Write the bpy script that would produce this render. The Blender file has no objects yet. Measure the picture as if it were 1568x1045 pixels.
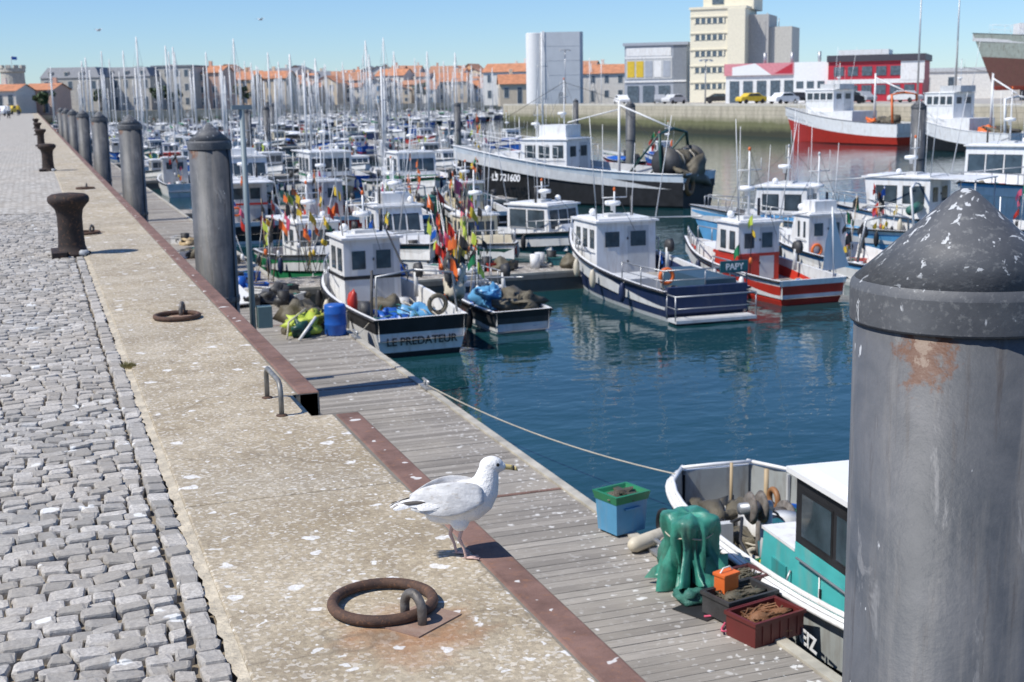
import bpy, math, random
from mathutils import Vector, Matrix, noise as mn
random.seed(7)
sc=bpy.context.scene
rad=math.radians
# ---------------------------------------------------------------- materials
def link(nt,a,b): nt.links.new(a,b)
def newmat(name):
    m=bpy.data.materials.new(name); m.use_nodes=True
    nt=m.node_tree; b=nt.nodes['Principled BSDF']
    return m,nt,b
def nd(nt,t,**k):
    n=nt.nodes.new(t)
    for a,v in k.items(): setattr(n,a,v)
    return n
def coords(nt,scale=(1,1,1)):
    tc=nd(nt,'ShaderNodeTexCoord'); mp=nd(nt,'ShaderNodeMapping'); mp.inputs['Scale'].default_value=scale
    link(nt,tc.outputs['Object'],mp.inputs['Vector']); return mp.outputs['Vector']
def noise(nt,vec,scale,detail=4,rough=.55,dist=0):
    n=nd(nt,'ShaderNodeTexNoise'); n.inputs['Scale'].default_value=scale; n.inputs['Detail'].default_value=detail
    n.inputs['Roughness'].default_value=rough; n.inputs['Distortion'].default_value=dist
    link(nt,vec,n.inputs['Vector']); return n.outputs['Fac']
def mr(nt,val,a,b,c=0,d=1):
    n=nd(nt,'ShaderNodeMapRange'); n.inputs[1].default_value=a; n.inputs[2].default_value=b; n.inputs[3].default_value=c; n.inputs[4].default_value=d
    n.clamp=True; link(nt,val,n.inputs[0]); return n.outputs[0]
def mix(nt,fac,a,b,bt='MIX'):
    n=nd(nt,'ShaderNodeMix'); n.data_type='RGBA'; n.blend_type=bt
    for i,s in ((0,fac),(6,a),(7,b)):
        if isinstance(s,(int,float)): n.inputs[i].default_value=s
        elif isinstance(s,tuple): n.inputs[i].default_value=(s[0],s[1],s[2],1)
        else: link(nt,s,n.inputs[i])
    return n.outputs[2]
def mth(nt,op,a,b=0.0):
    n=nd(nt,'ShaderNodeMath'); n.operation=op
    for i,s in ((0,a),(1,b)):
        if isinstance(s,(int,float)): n.inputs[i].default_value=s
        else: link(nt,s,n.inputs[i])
    return n.outputs[0]
def bump(nt,b,h,strength=.3,dist=.01):
    n=nd(nt,'ShaderNodeBump'); n.inputs['Strength'].default_value=strength; n.inputs['Distance'].default_value=dist
    link(nt,h,n.inputs['Height']); link(nt,n.outputs[0],b.inputs['Normal'])
def guano(nt,vec,scale=5,r=.16,keep=.55):
    nn=nd(nt,'ShaderNodeTexNoise'); nn.inputs['Scale'].default_value=14; link(nt,vec,nn.inputs['Vector'])
    ad=nd(nt,'ShaderNodeVectorMath'); ad.operation='MULTIPLY_ADD'; link(nt,nn.outputs['Color'],ad.inputs[0]); ad.inputs[1].default_value=(.12,.09,.09); link(nt,vec,ad.inputs[2])
    v=nd(nt,'ShaderNodeTexVoronoi'); v.voronoi_dimensions='2D'; v.inputs['Scale'].default_value=scale; link(nt,ad.outputs[0],v.inputs['Vector'])
    sp=nd(nt,'ShaderNodeSeparateColor'); link(nt,v.outputs['Color'],sp.inputs[0])
    keepm=mr(nt,sp.outputs[0],keep,keep+.01)
    rr=mth(nt,'MULTIPLY',mth(nt,'POWER',sp.outputs[1],1.5),r)
    dd=mth(nt,'SUBTRACT',rr,v.outputs['Distance'])
    return mth(nt,'MULTIPLY',mr(nt,dd,-.01,.03),keepm)
_mc={}
def M(name,col,rough=.55,metal=0,var=.12,scale=3,dirt=0,bmp=0,bs=30,dirtcol=(.12,.08,.05),isl=0):
    if name in _mc: return _mc[name]
    m,nt,b=newmat(name); vec=coords(nt)
    n=noise(nt,vec,scale,5)
    a=tuple(c*(1-var) for c in col); d=tuple(min(.95,c*(1+var)) for c in col)
    c=mix(nt,mr(nt,n,.3,.7),a,d)
    if isl:
        g=nd(nt,'ShaderNodeNewGeometry'); r=mr(nt,g.outputs['Random Per Island'],0,1,1-isl,1+isl)
        c=mix(nt,1.0,c,r,'MULTIPLY')
    if dirt:
        v2=coords(nt,(4,4,.7)); s=mr(nt,noise(nt,v2,1.6,6,.65),.5,.75,0,dirt); c=mix(nt,s,c,dirtcol)
    link(nt,c,b.inputs['Base Color']); b.inputs['Roughness'].default_value=rough; b.inputs['Metallic'].default_value=metal
    if bmp: bump(nt,b,noise(nt,vec,bs,4),bmp,.01)
    _mc[name]=m; return m
# ---------------------------------------------------------------- builder
class B:
    def __init__(s): s.v=[];s.f=[];s.m=[];s.sm=[];s.mats=[];s.X=Matrix()
    def mi(s,mat):
        if mat not in s.mats: s.mats.append(mat)
        return s.mats.index(mat)
    def add(s,vs,fs,mat,smooth=False):
        o=len(s.v); s.v+= [tuple(s.X@Vector(p)) for p in vs]
        i=s.mi(mat)
        for f in fs: s.f.append(tuple(o+k for k in f)); s.m.append(i); s.sm.append(smooth)
    def box(s,x0,x1,y0,y1,z0,z1,mat):
        s.add([(x0,y0,z0),(x1,y0,z0),(x1,y1,z0),(x0,y1,z0),(x0,y0,z1),(x1,y0,z1),(x1,y1,z1),(x0,y1,z1)],
              [(0,3,2,1),(4,5,6,7),(0,1,5,4),(1,2,6,5),(2,3,7,6),(3,0,4,7)],mat)
    def rbox(s,c,sz,rot,mat,tilt=0):
        X=s.X.copy(); s.X=X@Matrix.Translation(c)@Matrix.Rotation(rot,4,'Z')@Matrix.Rotation(tilt,4,'X')
        a,b,d=[k/2 for k in sz]; s.box(-a,a,-b,b,-d,d,mat); s.X=X
    def ringloft(s,rings,mat,caps=True,smooth=True,closed=False):
        n=len(rings[0]); vs=[p for r in rings for p in r]; fs=[]
        k=len(rings)
        for i in range(k if closed else k-1):
            for j in range(n):
                a=i*n+j;b_=i*n+(j+1)%n;c=((i+1)%k)*n+(j+1)%n;d=((i+1)%k)*n+j
                fs.append((a,b_,c,d))
        if caps and not closed: fs.append(tuple(range(n-1,-1,-1))); fs.append(tuple((k-1)*n+j for j in range(n)))
        s.add(vs,fs,mat,smooth)
    def cyl(s,p0,p1,r0,r1=None,n=12,mat=None,smooth=True):
        s.tube([p0,p1],[r0,r0 if r1 is None else r1],n,mat,smooth=smooth)
    def tube(s,pts,r,n=8,mat=None,closed=False,smooth=True):
        pts=[Vector(p) for p in pts]; k=len(pts); rs=r if isinstance(r,(list,tuple)) else [r]*k
        rings=[];prev=None
        for i,p in enumerate(pts):
            if closed: t=(pts[(i+1)%k]-pts[i-1])
            else: t=pts[min(i+1,k-1)]-pts[max(i-1,0)]
            t.normalize()
            if prev is None:
                u=t.orthogonal().normalized()
                if abs(t.z)>.9: u=(Vector((1,0,0))-t*t.x).normalized()
            else: u=(prev-t*prev.dot(t)).normalized()
            prev=u; w=t.cross(u)
            rings.append([tuple(p+(u*math.cos(2*math.pi*j/n)+w*math.sin(2*math.pi*j/n))*rs[i]) for j in range(n)])
        s.ringloft(rings,mat,True,smooth,closed)
    def lathe(s,c,prof,n,mat,smooth=True,caps=True):
        rings=[[(c[0]+r*math.cos(2*math.pi*j/n),c[1]+r*math.sin(2*math.pi*j/n),c[2]+z) for j in range(n)] for r,z in prof]
        s.ringloft(rings,mat,caps,smooth)
    def ell(s,c,r,mat,n=12,m=8,jit=0,seed=0):
        rings=[]
        for i in range(m+1):
            a=math.pi*(i+.02)/(m+.04)-math.pi/2; rg=[]
            for j in range(n):
                b_=2*math.pi*j/n; d=Vector((math.cos(a)*math.cos(b_),math.cos(a)*math.sin(b_),math.sin(a)))
                k=1+jit*mn.noise(d*1.7+Vector((seed*3.1,seed*1.7,0)))*2
                if jit: k+=jit*.5*mn.noise(d*5+Vector((seed,0,seed*2.3)))
                rg.append((c[0]+d.x*r[0]*k,c[1]+d.y*r[1]*k,c[2]+d.z*r[2]*k))
            rings.append(rg)
        s.ringloft(rings,mat)
    def torus(s,c,R_,r,mat,axis='Z',n=20,m=8):
        pts=[]
        for j in range(n):
            a=2*math.pi*j/n; x,y=R_*math.cos(a),R_*math.sin(a)
            pts.append({'Z':(c[0]+x,c[1]+y,c[2]),'X':(c[0],c[1]+x,c[2]+y),'Y':(c[0]+x,c[1],c[2]+y)}[axis])
        s.tube(pts,r,m,mat,closed=True)
    def prism(s,prof,y0,y1,mat):
        n=len(prof); vs=[(p[0],y0,p[1]) for p in prof]+[(p[0],y1,p[1]) for p in prof]
        fs=[tuple(range(n)),tuple(range(2*n-1,n-1,-1))]+[(i,i+n,(i+1)%n+n,(i+1)%n) for i in range(n)]
        s.add(vs,fs,mat)
    def mesh(s,name):
        me=bpy.data.meshes.new(name); me.from_pydata(s.v,[],s.f)
        for m in s.mats: me.materials.append(m)
        me.polygons.foreach_set('material_index',s.m); me.polygons.foreach_set('use_smooth',s.sm); me.update(); return me
    def obj(s,name,loc=(0,0,0),rz=0,parent=None,scale=None):
        return place(s.mesh(name),name,loc,rz,parent,scale)
def place(me,name,loc=(0,0,0),rz=0,parent=None,scale=None):
    o=bpy.data.objects.new(name,me); sc.collection.objects.link(o); o.location=loc; o.rotation_euler=(0,0,rz)
    if scale: o.scale=scale
    if parent: o.parent=parent
    return o
def bevel(o,w,seg=2):
    m=o.modifiers.new('b','BEVEL'); m.width=w; m.segments=seg; m.limit_method='ANGLE'; m.angle_limit=rad(35)
def label(txt,name,loc,rot,size,mat,parent):
    c=bpy.data.curves.new(name,'FONT'); c.body=txt; c.size=size; c.extrude=.003; c.align_x='CENTER'; c.align_y='CENTER'
    c.offset=size*.02; c.materials.append(mat)
    o=bpy.data.objects.new(name,c); sc.collection.objects.link(o); o.parent=parent; o.location=loc; o.rotation_euler=rot; return o

WZ=-3.45; DZ=-2.95
# ---------------------------------------------------------------- surface materials
def mat_concrete():
    m,nt,b=newmat('apron_concrete'); vec=coords(nt)
    c=mix(nt,mr(nt,noise(nt,vec,1.3,6,.6),.35,.65),(.39,.315,.205),(.61,.52,.375))
    c=mix(nt,mr(nt,noise(nt,vec,.5,4,.6,.5),.45,.7,0,.5),c,(.44,.41,.35))
    c=mix(nt,mr(nt,noise(nt,vec,4,7,.72),.5,.68,0,.6),c,(.26,.20,.125))
    v5=coords(nt,(3,.7,1)); c=mix(nt,mr(nt,noise(nt,v5,1.1,6,.7),.55,.72,0,.45),c,(.22,.18,.13))
    sp=nd(nt,'ShaderNodeTexVoronoi'); sp.inputs['Scale'].default_value=75; link(nt,vec,sp.inputs['Vector'])
    ssp=nd(nt,'ShaderNodeSeparateColor'); link(nt,sp.outputs['Color'],ssp.inputs[0])
    c=mix(nt,mr(nt,ssp.outputs[0],.0,1.0,0,.48),c,(.20,.155,.105))
    c=mix(nt,mr(nt,ssp.outputs[1],.8,.85,0,.5),c,(.72,.67,.58))
    for (x,y,r) in ((1.0,3.75,.42),(.95,10.2,.3)):
        vm=nd(nt,'ShaderNodeVectorMath'); vm.operation='DISTANCE'; link(nt,vec,vm.inputs[0]); vm.inputs[1].default_value=(x,y,0)
        d=mth(nt,'ADD',vm.outputs['Value'],mth(nt,'MULTIPLY',noise(nt,vec,7,5,.65),.45))
        c=mix(nt,mr(nt,d,r-.1,r+.08,.65,0),c,(.36,.16,.06))
    cr=nd(nt,'ShaderNodeTexVoronoi'); cr.feature='DISTANCE_TO_EDGE'; cr.inputs['Scale'].default_value=.45
    nn=nd(nt,'ShaderNodeTexNoise'); nn.inputs['Scale'].default_value=3; link(nt,vec,nn.inputs['Vector'])
    ad=nd(nt,'ShaderNodeVectorMath'); ad.operation='MULTIPLY_ADD'; link(nt,nn.outputs['Color'],ad.inputs[0]); ad.inputs[1].default_value=(.5,.5,.5); link(nt,vec,ad.inputs[2]); link(nt,ad.outputs[0],cr.inputs['Vector'])
    c=mix(nt,mr(nt,cr.outputs['Distance'],0,.006,.5,0),c,(.15,.12,.08))
    c=mix(nt,mth(nt,'MULTIPLY',guano(nt,vec,6.0,.22,.45),mr(nt,noise(nt,vec,40,3),.3,.6,.4,.88)),c,(.86,.85,.82))
    c=mix(nt,mth(nt,'MULTIPLY',guano(nt,vec,17,.22,.62),.75),c,(.80,.79,.75))
    link(nt,c,b.inputs['Base Color']); b.inputs['Roughness'].default_value=.9
    h=mth(nt,'ADD',mth(nt,'MULTIPLY',ssp.outputs[0],.4),noise(nt,vec,28,6,.7)); bump(nt,b,h,.9,.009)
    return m
def mat_cobble():
    m,nt,b=newmat('granite_setts'); vec=coords(nt)
    g=nd(nt,'ShaderNodeNewGeometry')
    c=mix(nt,g.outputs['Random Per Island'],(.31,.295,.265),(.62,.59,.54))
    c=mix(nt,mr(nt,noise(nt,vec,.8,4),.4,.7,0,.45),c,(.47,.40,.31))
    c=mix(nt,mr(nt,noise(nt,vec,70,4,.7),.4,.62,.5,0),c,(.23,.21,.19))
    c=mix(nt,mr(nt,noise(nt,vec,14,5,.7),.52,.7,0,.45),c,(.27,.235,.19))
    c=mix(nt,mth(nt,'MULTIPLY',guano(nt,vec,5,.2,.62),.7),c,(.82,.82,.79))
    link(nt,c,b.inputs['Base Color']); b.inputs['Roughness'].default_value=.88
    bump(nt,b,noise(nt,vec,50,5,.72),.8,.006); return m
def mat_joint():
    m,nt,b=newmat('sett_joint_sand'); vec=coords(nt)
    c=mix(nt,noise(nt,vec,9,5),(.13,.105,.075),(.30,.25,.18))
    link(nt,c,b.inputs['Base Color']); b.inputs['Roughness'].default_value=.95; bump(nt,b,noise(nt,vec,60),.5,.01); return m
def mat_farcobble():
    m,nt,b=newmat('far_setts'); vec=coords(nt)
    v=nd(nt,'ShaderNodeTexVoronoi'); v.inputs['Scale'].default_value=9.5; v.inputs['Randomness'].default_value=.55; link(nt,vec,v.inputs['Vector'])
    s=nd(nt,'ShaderNodeSeparateColor'); link(nt,v.outputs['Color'],s.inputs[0])
    c=mix(nt,s.outputs[0],(.36,.34,.305),(.58,.55,.49)); c=mix(nt,mr(nt,v.outputs['Distance'],.45,.6,0,.6),c,(.22,.185,.14))
    c=mix(nt,mr(nt,noise(nt,vec,.4,4),.4,.7,0,.4),c,(.48,.42,.34))
    link(nt,c,b.inputs['Base Color']); b.inputs['Roughness'].default_value=.85; return m
def mat_plank():
    m,nt,b=newmat('weathered_planks'); vec=coords(nt,(1,1,1))
    g=nd(nt,'ShaderNodeNewGeometry')
    c=mix(nt,g.outputs['Random Per Island'],(.23,.21,.185),(.43,.395,.35))
    v2=coords(nt,(1.2,22,1)); c=mix(nt,mr(nt,noise(nt,v2,3,5,.6),.4,.65,.5,0),c,(.15,.135,.115))
    c=mix(nt,mr(nt,noise(nt,vec,.9,4),.45,.7,0,.45),c,(.43,.385,.32))
    c=mix(nt,mth(nt,'MULTIPLY',guano(nt,vec,4.5,.17,.5),.8),c,(.74,.73,.70))
    sx=nd(nt,'ShaderNodeSeparateXYZ'); link(nt,vec,sx.inputs[0])
    c=mix(nt,mth(nt,'MULTIPLY',guano(nt,vec,11,.30,.2),mr(nt,sx.outputs[0],4.6,5.5,.1,.85)),c,(.74,.73,.70))
    link(nt,c,b.inputs['Base Color']); b.inputs['Roughness'].default_value=.85
    bump(nt,b,noise(nt,v2,6,4),.5,.006); return m
def mat_rust(name,c1,c2,spots=0,sc_=6):
    m,nt,b=newmat(name); vec=coords(nt)
    c=mix(nt,mr(nt,noise(nt,vec,sc_,6,.7),.35,.65),c1,c2)
    c=mix(nt,mr(nt,noise(nt,vec,sc_*5,5,.7),.55,.7,0,.5),c,(.32,.15,.07))
    if spots: c=mix(nt,mth(nt,'MULTIPLY',guano(nt,vec,7,.2,.5),spots),c,(.74,.72,.68))
    link(nt,c,b.inputs['Base Color']); b.inputs['Roughness'].default_value=.8; b.inputs['Metallic'].default_value=.05
    bump(nt,b,noise(nt,vec,sc_*9,5,.7),.5,.006); return m
def mat_pile():
    m,nt,b=newmat('pile_paint'); vec=coords(nt)
    c=mix(nt,mr(nt,noise(nt,vec,2.5,7,.65,.6),.35,.65),(.052,.058,.066),(.110,.112,.118))
    v2=coords(nt,(9,9,.8)); c=mix(nt,mr(nt,noise(nt,v2,1.2,6,.65),.48,.72,0,.6),c,(.20,.188,.172))
    c=mix(nt,mr(nt,noise(nt,v2,2.5,5,.7),.56,.72,0,.75),c,(.05,.04,.036))
    v6=coords(nt,(1,1,.25)); c=mix(nt,mr(nt,noise(nt,v6,9,5,.7,.8),.60,.66,0,.4),c,(.27,.265,.26))
    vm=nd(nt,'ShaderNodeVectorMath'); vm.operation='DISTANCE'; v3=coords(nt,(1,1,.7)); link(nt,v3,vm.inputs[0]); vm.inputs[1].default_value=(-.27,-.18,.655)
    d=mth(nt,'ADD',vm.outputs['Value'],mth(nt,'MULTIPLY',noise(nt,vec,16,6,.7),.26))
    c=mix(nt,mr(nt,d,.19,.22,.95,0),c,(.11,.045,.022)); c=mix(nt,mr(nt,d,.15,.165,.6,0),c,(.27,.21,.16))
    sx=nd(nt,'ShaderNodeSeparateXYZ'); link(nt,vec,sx.inputs[0])
    c=mix(nt,mr(nt,mth(nt,'ADD',sx.outputs[2],noise(nt,vec,3)),-1.6,-.9,.75,0),c,(.20,.20,.17))
    v4=coords(nt,(1,1,.45)); c=mix(nt,mr(nt,noise(nt,v4,24,3,.5),.72,.74,0,.75),c,(.52,.53,.54))
    link(nt,c,b.inputs['Base Color']); b.inputs['Roughness'].default_value=.55
    bump(nt,b,noise(nt,vec,35,5,.65),.35,.006); return m
def mat_cap():
    m,nt,b=newmat('pile_cap_plastic'); vec=coords(nt)
    c=mix(nt,mr(nt,noise(nt,vec,3,6,.6),.35,.65),(.052,.055,.062),(.11,.113,.118))
    c=mix(nt,mr(nt,noise(nt,vec,55,3,.6),.55,.72,0,.5),c,(.26,.26,.25))
    sx=nd(nt,'ShaderNodeSeparateXYZ'); link(nt,vec,sx.inputs[0])
    up=mr(nt,sx.outputs[2],1.05,1.3,.0,.09)
    v4=coords(nt,(1,1,.55)); n2=mth(nt,'ADD',noise(nt,v4,24,3,.6,.5),up)
    c=mix(nt,mr(nt,n2,.66,.70,0,.8),c,(.62,.63,.63))
    link(nt,c,b.inputs['Base Color']); b.inputs['Roughness'].default_value=.6; bump(nt,b,noise(nt,vec,30,5),.3,.006); return m
def mat_water():
    m,nt,b=newmat('harbour_water'); vec=coords(nt,(1,1.5,1))
    c=mix(nt,mr(nt,noise(nt,vec,.06,4),.35,.65),(.006,.038,.046),(.010,.052,.058)); link(nt,c,b.inputs['Base Color'])
    b.inputs['Roughness'].default_value=.015; b.inputs['IOR'].default_value=1.33
    h=mth(nt,'ADD',mth(nt,'MULTIPLY',noise(nt,vec,.6,2,.5,.3),1.2),mth(nt,'MULTIPLY',noise(nt,vec,2.2,2,.5,.4),.55))
    h=mth(nt,'ADD',h,mth(nt,'MULTIPLY',noise(nt,vec,7,2,.5),.07))
    bump(nt,b,h,.20,.10); return m
def mat_wall(name,base,weed=True,ztop=0):
    m,nt,b=newmat(name); vec=coords(nt); sx=nd(nt,'ShaderNodeSeparateXYZ'); link(nt,vec,sx.inputs[0])
    v2=coords(nt,(.6,.6,.15)); c=mix(nt,mr(nt,noise(nt,v2,2,6,.6),.3,.7),tuple(k*.65 for k in base),base)
    br=nd(nt,'ShaderNodeTexBrick'); br.inputs['Scale'].default_value=.5; br.inputs['Mortar Size'].default_value=.012
    mp=nd(nt,'ShaderNodeCombineXYZ'); link(nt,mth(nt,'ADD',sx.outputs[0],sx.outputs[1]),mp.inputs[0]); link(nt,sx.outputs[2],mp.inputs[1]); link(nt,mp.outputs[0],br.inputs['Vector'])
    c=mix(nt,mth(nt,'MULTIPLY',br.outputs['Fac'],.5),c,(.12,.11,.09))
    if weed:
        z=mth(nt,'ADD',sx.outputs[2],mth(nt,'MULTIPLY',noise(nt,vec,1.2,5,.6),.8))
        c=mix(nt,mr(nt,z,-1.6,-.7,.85,0),c,(.10,.11,.035)); c=mix(nt,mr(nt,z,-2.6,-1.9,.9,0),c,(.03,.032,.022))
    link(nt,c,b.inputs['Base Color']); b.inputs['Roughness'].default_value=.9; bump(nt,b,noise(nt,vec,8,5),.4,.03); return m

CON=mat_concrete(); COB=mat_cobble(); JNT=mat_joint(); FCOB=mat_farcobble(); PLK=mat_plank()
RUSTE=mat_rust('rusty_edge_steel',(.14,.078,.058),(.25,.145,.112),.8,4); RING=mat_rust('rusty_iron',(.05,.03,.024),(.12,.065,.04),0,14)
BOL=mat_rust('bollard_iron',(.016,.012,.011),(.042,.027,.022),0,5)
PILE=mat_pile(); CAP=mat_cap(); WAT=mat_water(); QW=mat_wall('quay_wall_stone',(.34,.30,.24)); QW2=mat_wall('far_quay_wall_concrete',(.56,.50,.38))
def pal(n,c,**k): return M(n,c,**k)
WH=pal('white_paint',(.78,.78,.77),rough=.4,var=.06,dirt=.5,dirtcol=(.38,.30,.21)); WH2=pal('clean_white',(.82,.82,.81),rough=.4,var=.04)
GREYM=pal('grey_paint',(.33,.35,.37),dirt=.3); LG=pal('light_grey_paint',(.55,.56,.56),dirt=.3); BLK=pal('black_rubber',(.018,.018,.02),rough=.6,var=.4); DKG=pal('dark_gear',(.05,.05,.052),bmp=.5,var=.4)
NAVY=pal('navy_hull',(.012,.024,.075),rough=.5,dirt=.3,dirtcol=(.10,.09,.09)); RED=pal('red_paint',(.50,.035,.02),rough=.4,dirt=.3); TEAL=pal('teal_paint',(.015,.11,.13),rough=.4,dirt=.3)
TURQ=pal('turquoise_paint',(.07,.44,.43),rough=.45,dirt=.5,dirtcol=(.30,.36,.32)); BLUE=pal('blue_plastic',(.015,.10,.42),rough=.4); LBLUE=pal('light_blue_paint',(.12,.36,.62),rough=.4,dirt=.2)
GREEN=pal('green_paint',(.02,.20,.08),rough=.5); DGREEN=pal('dark_green_hull',(.012,.06,.05),rough=.4,dirt=.2); YEL=pal('yellow_oilskin',(.66,.46,.04)); ORG=pal('orange_plastic',(.72,.15,.03)); LIME=pal('lime_sack',(.45,.55,.07))
CRM=pal('cream_paint',(.68,.60,.42),rough=.45,dirt=.4,dirtcol=(.35,.25,.15))
GLS=M('dark_window_glass',(.05,.07,.085),rough=.06,var=.4); ALU=pal('galvanised',(.40,.41,.42),rough=.45,metal=.6); WOOD=pal('varnished_wood',(.28,.13,.05),bmp=.2); DECK=pal('boat_deck',(.34,.32,.29),dirt=.7,var=.3); NET=pal('fishing_net',(.11,.095,.065),bmp=1,bs=60,var=.5); NETG=pal('green_net',(.04,.15,.12),bmp=1,bs=60,var=.4)
ROPE=pal('rope',(.50,.46,.38),bmp=.8,bs=90); BOOT=pal('antifouling_red',(.30,.05,.035),dirt=.4); BOOTB=pal('antifouling_black',(.03,.03,.035)); BEIGE=pal('wood_beige',(.45,.34,.2)); PINK=pal('pink_cloth',(.62,.10,.18)); CREAM=pal('cream_fender',(.62,.56,.44),rough=.5,dirt=.4); MASTW=pal('mast_white',(.70,.70,.69),rough=.5)

# ================================================================ QUAY
FX=1.42
q=B()
q.box(1.0,1.53,-6,6.72,-7,-.004,QW); q.box(.9,FX+.01,7.26,285,-7,-.004,QW); q.box(.9,1.28,6.70,7.28,-7,-.006,QW)
q.obj('quay_wall')
g=B()
g.add([(-700,-60,-.035),(.46,-60,-.035),(.46,285,-.035),(-700,285,-.035)],[(0,1,2,3)],JNT)
g.add([(-700,285,-.035),(40,285,-.035),(40,375,-.035),(1500,375,-.035),(1500,2500,-.035),(-700,2500,-.035)],[(0,1,2,3,4,5)],JNT)
g.obj('ground')
far=B(); far.add([(-30,21.5,-.004),(.445,21.5,-.004),(.445,285,-.004),(-30,285,-.004)],[(0,1,2,3)],FCOB); far.add([(-30,-5,-.02),(-1.9,-5,-.02),(-1.9,21.5,-.02),(-30,21.5,-.02)],[(0,1,2,3)],FCOB); far.obj('cobbled_promenade')
a=B()
def slab(x0,x1,y0,y1):
    a.box(x0,x1,y0,y1,-.12,0,CON)
ys=[-6,-1.2,2.2,5.35]
for i in range(3): slab(.475,1.40-.001*i,ys[i]+.004,ys[i+1]-.004)
slab(.475,1.39,5.354,6.70); a.box(.475,1.28,6.70,7.26,-.12,0,CON); slab(.475,1.305,7.26,11.2)
y=11.2
while y<285:
    slab(.475,1.305,y+.01,y+5.4); y+=5.41
o=a.obj('concrete_apron'); bevel(o,.008,2)
b=B(); random.seed(12); y=-6
MS=M('mortar_strip',(.52,.45,.33),var=.3,bmp=1,scale=12,bs=50)
vs=[];k=0
while y<60:
    jx=random.uniform(-.012,.012); vs+=[(.432+jx,y,-.013),(.4745,y,-.006)]; y+=.05 if y<25 else 1; k+=1
vs+=[(.432,285,-.013),(.4745,285,-.006)]; k+=1
b.add(vs,[(2*i,2*i+1,2*i+3,2*i+2) for i in range(k-1)],MS); b.obj('mortar_joint')
e=B()
e.box(1.405,1.535,-6,2.05,-.25,-.002,RUSTE); e.box(1.402,1.53,2.056,6.70,-.25,.001,RUSTE)
e.box(1.31,1.435,7.26,13.3,-.25,.004,RUSTE); e.box(1.31,1.432,13.306,25,-.25,.002,RUSTE); e.box(1.31,1.432,25.01,285,-.25,.002,RUSTE)
o=e.obj('rusty_quay_edging'); bevel(o,.012,3)
c=B(); random.seed(3)
def sett(x0,x1,y0,y1):
    j=lambda k:random.uniform(-k,k)
    zt=random.uniform(-.011,.002)
    P=[(x0,y0),(x1,y0),(x1,y1),(x0,y1)]; P=[(x+j(.010),y_+j(.009)) for x,y_ in P]
    cx=sum(p[0] for p in P)/4; cy=sum(p[1] for p in P)/4
    Q=[]
    for i in range(4):
        p,n_,pr=P[i],P[(i+1)%4],P[i-1]; ck=random.uniform(.06,.18)
        Q.append((p[0]+(pr[0]-p[0])*ck,p[1]+(pr[1]-p[1])*ck)); Q.append((p[0]+(n_[0]-p[0])*ck,p[1]+(n_[1]-p[1])*ck))
    vs=[(p[0],p[1],-.05) for p in Q]+[(p[0],p[1],zt-.010) for p in Q]
    tx=j(.08);ty=j(.08)
    vs+=[(p[0]+(cx-p[0])*.07,p[1]+(cy-p[1])*.07,zt-.002+j(.002)+(p[0]-cx)*tx+(p[1]-cy)*ty) for p in Q]+[(p[0]+(cx-p[0])*.3,p[1]+(cy-p[1])*.3,zt+j(.002)+(p[0]-cx)*tx+(p[1]-cy)*ty) for p in Q]
    fs=[]
    for k in range(3):
        for i in range(8): fs.append((k*8+i,k*8+(i+1)%8,k*8+8+(i+1)%8,k*8+8+i))
    fs.append(tuple(range(24,32))); c.add(vs,fs,COB,False)
y=1.5
while y<21.5:
    ly=random.uniform(.09,.14); sett(.350,.430,y+.004,y+ly-.004); y+=ly
y=1.5
while y<21.5:
    ly=random.uniform(.072,.094); x=.342-random.uniform(0,.015); w=random.uniform(.05,.11)
    ph_=random.uniform(0,6)
    while x>-1.95:
        yo=x*.12+.006*math.sin(x*3+ph_)
        sett(x-w+.003,x-.003,y+.003+yo,y+ly-.003+yo); x-=w; w=random.uniform(.068,.128)
    y+=ly
c.obj('cobblestones')

def mooring_ring(x,y,rz,staple_a):
    b=B(); Rr=.165; 
    b.torus((0,0,.021),Rr,.0185,RING,n=40,m=12)
    ca,sa=math.cos(staple_a),math.sin(staple_a); px,py=Rr*ca,Rr*sa
    pts=[]
    for i in range(13):
        t=math.pi*i/12; rr=.045*math.cos(t); zz=.045+.05*math.sin(t)
        pts.append((px+ca*rr,py+sa*rr,zz))
    pts=[(px+ca*.045,py+sa*.045,-.02)]+pts+[(px-ca*.045,py-sa*.045,-.02)]
    b.tube(pts,.0155,12,M('worn_iron',(.15,.135,.12),rough=.55,metal=.4,bmp=.8,var=.4,scale=20))
    X=b.X.copy(); b.X=Matrix.Translation((px+.02,py,0))@Matrix.Rotation(rad(35),4,'Z'); b.box(-.11,.11,-.085,.085,-.01,.005,mat_rust('rust_plate',(.24,.15,.11),(.34,.24,.18),0,10)); b.X=X
    o=b.obj('mooring_ring',(x,y,.0),rz); return o
mooring_ring(.965,3.98,0,rad(-68)); mooring_ring(.945,10.27,0,rad(70)); mooring_ring(.55,17.6,0,rad(60)); mooring_ring(.9,27,0,rad(80))
def bollard(x,y):
    b=B(); pr=[(.20,-.02),(.20,.02),(.17,.03),(.145,.10),(.135,.25),(.135,.42),(.15,.50),(.185,.545),(.215,.575),(.225,.61),(.215,.645),(.18,.668),(.10,.678),(.02,.68)]
    b.lathe((0,0,0),pr,28,BOL); 
    b.box(-.22,-.06,-.30,.30,-.01,.05,BOL); b.ell((.12,-.17,.02),(.05,.04,.035),GREYM,10,6,.4,2)
    o=b.obj('mooring_bollard',(x,y,0)); return o
for y_ in (15.3,35,56,76,97): bollard(.32,y_)
b=B(); GAL=M('galv_rail',(.22,.215,.20),rough=.5,metal=.4,var=.3,scale=15)
b.tube([(0,0,-.02),(0,0,.13),(0,.02,.165),(0,.055,.18),(0,.40,.18),(0,.435,.165),(0,.455,.13),(0,.455,-.02)],.014,10,GAL)
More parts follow.
